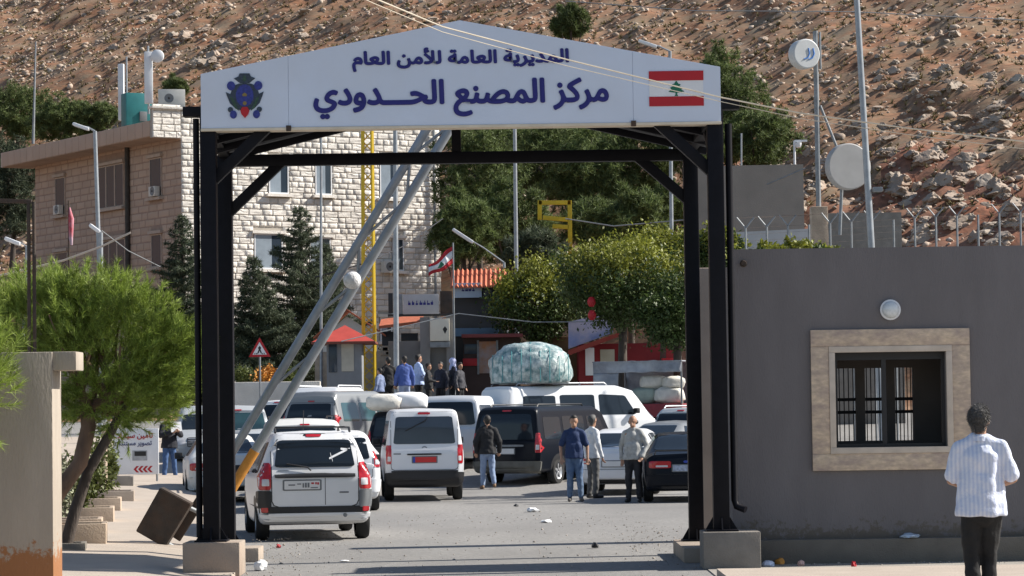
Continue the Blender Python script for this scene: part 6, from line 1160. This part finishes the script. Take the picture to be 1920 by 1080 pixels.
panel('drinks_fridge', e, (1240, 706), (1262, 672), D, redp, -.5, .4); 
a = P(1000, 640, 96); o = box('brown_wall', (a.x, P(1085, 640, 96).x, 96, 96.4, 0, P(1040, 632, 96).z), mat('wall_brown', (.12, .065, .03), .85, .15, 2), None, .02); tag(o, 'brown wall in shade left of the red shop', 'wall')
for i, (px, py) in enumerate([(1109, 566), (1110, 591)]):
    q = P(px, py, 86.5); o = lathe('lantern', [(0, -.16), (.07, -.15), (.13, -.05), (.13, .05), (.07, .15), (0, .16)], redp, None, 14, 'z', tuple(q)); tag(o, ['upper red lantern hanging in the street tree', 'lower red lantern hanging in the street tree'][i], 'lantern')
# grit and small stones along the road edges
gN = 1500; gx = np.concatenate([rng.normal(2.1, .35, 300), rng.normal(-3.2, .3, 350), rng.uniform(2.6, 8, 350), rng.uniform(-3.2, 2.4, 500)]); gy = np.concatenate([rng.uniform(33, 45, 300), rng.uniform(31.5, 44, 350), 33.40 - np.abs(rng.normal(0, .14, 350)), rng.uniform(31.5, 52, 500)])
gz_ = np.where((gx > 2.25) & (gy < 33.5), .014, np.where(gx < -3.25, .052, .004)); gs = rng.lognormal(-4.1, .45, gN).clip(.008, .05)
o = scatter('grit', SP, np.stack([gx, gy, gz_], -1), gs, mat('grit_stone', (.26, .23, .20), .9, .3, 20, island=.4), bpy.data.objects['road']); o['kind'] = 'stuff'
# ================================================================= litter and small things
def litter(px, py, w_, m, lab, h_=.03, D=None):
    d = _f + _r * ((px - 960) / FPX) + _u * ((540 - py) / FPX); t = -CAMH / d.z; p = Vector((0, 0, CAMH)) + d * t
    if D: p = P(px, py, D)
    bm = bmesh.new(); bmesh.ops.create_icosphere(bm, subdivisions=2, radius=1); sd_ = random.uniform(0, 50)
    for v in bm.verts: n = v.co.normalized(); k = 1 + .45 * noise.noise(n * 1.8 + Vector((sd_, 0, 0))); v.co = Vector((n.x * w_ * .5 * k, n.y * w_ * .6 * k, max(0, n.z * h_ * k + h_ * .6)))
    o = bm_obj('litter', bm, m, None); o.location = (p.x, p.y, (p.z if D else .006)); tag(o, lab, 'litter', 'litter on the ground'); return o
bagw = mat('white_plastic_bag', (.72, .72, .72), .5, .05, 9); litter(998, 960, .22, bagw, 'white plastic scrap on the road, the nearer to the minibus', .05); litter(1024, 980, .20, bagw, 'white paper scrap lying right of the plastic scrap on the road', .03); litter(968, 950, .10, blackpl, 'dark scrap on the road beside the white ones', .03); litter(1116, 1028, .09, blackpl, 'small black scrap in the middle of the road', .05); litter(522, 1028, .07, redp, 'small red scrap behind the estate car', .03); litter(646, 1053, .12, bagw, 'flat white paper near the left gate base', .01)
litter(488, 1070, .16, bagw, 'crumpled white bag by the left concrete base', .08)
for i, (px, py, w_, m, lab) in enumerate([(1428, 1058, .16, bagw, 'white bag against the booth plinth beside the concrete base'), (1441, 1064, .16, mat('blue_white_bag', (.5, .58, .75), .5, .1, 9), 'bluish plastic bag in front of the white bag by the plinth'), (1462, 1060, .12, orange, 'orange brown wrapper by the booth plinth'), (1474, 1056, .1, redp, 'red wrapper standing by the booth plinth'), (1601, 1066, .06, redp, 'small red bottle cap near the middle of the plinth'), (1502, 1063, .09, mat('pink_paper', (.6, .4, .36), .7), 'pinkish paper scrap by the plinth')]): litter(px, py, w_, m, lab, .05)
o = litter(1706, 1008, .22, mat('clear_bottle', (.45, .55, .68), .2, .1, 20), 'clear plastic bottle lying on the booth plinth', .035, bY - .08); o.location.z = .304; o['group'] = ''; del o['group']
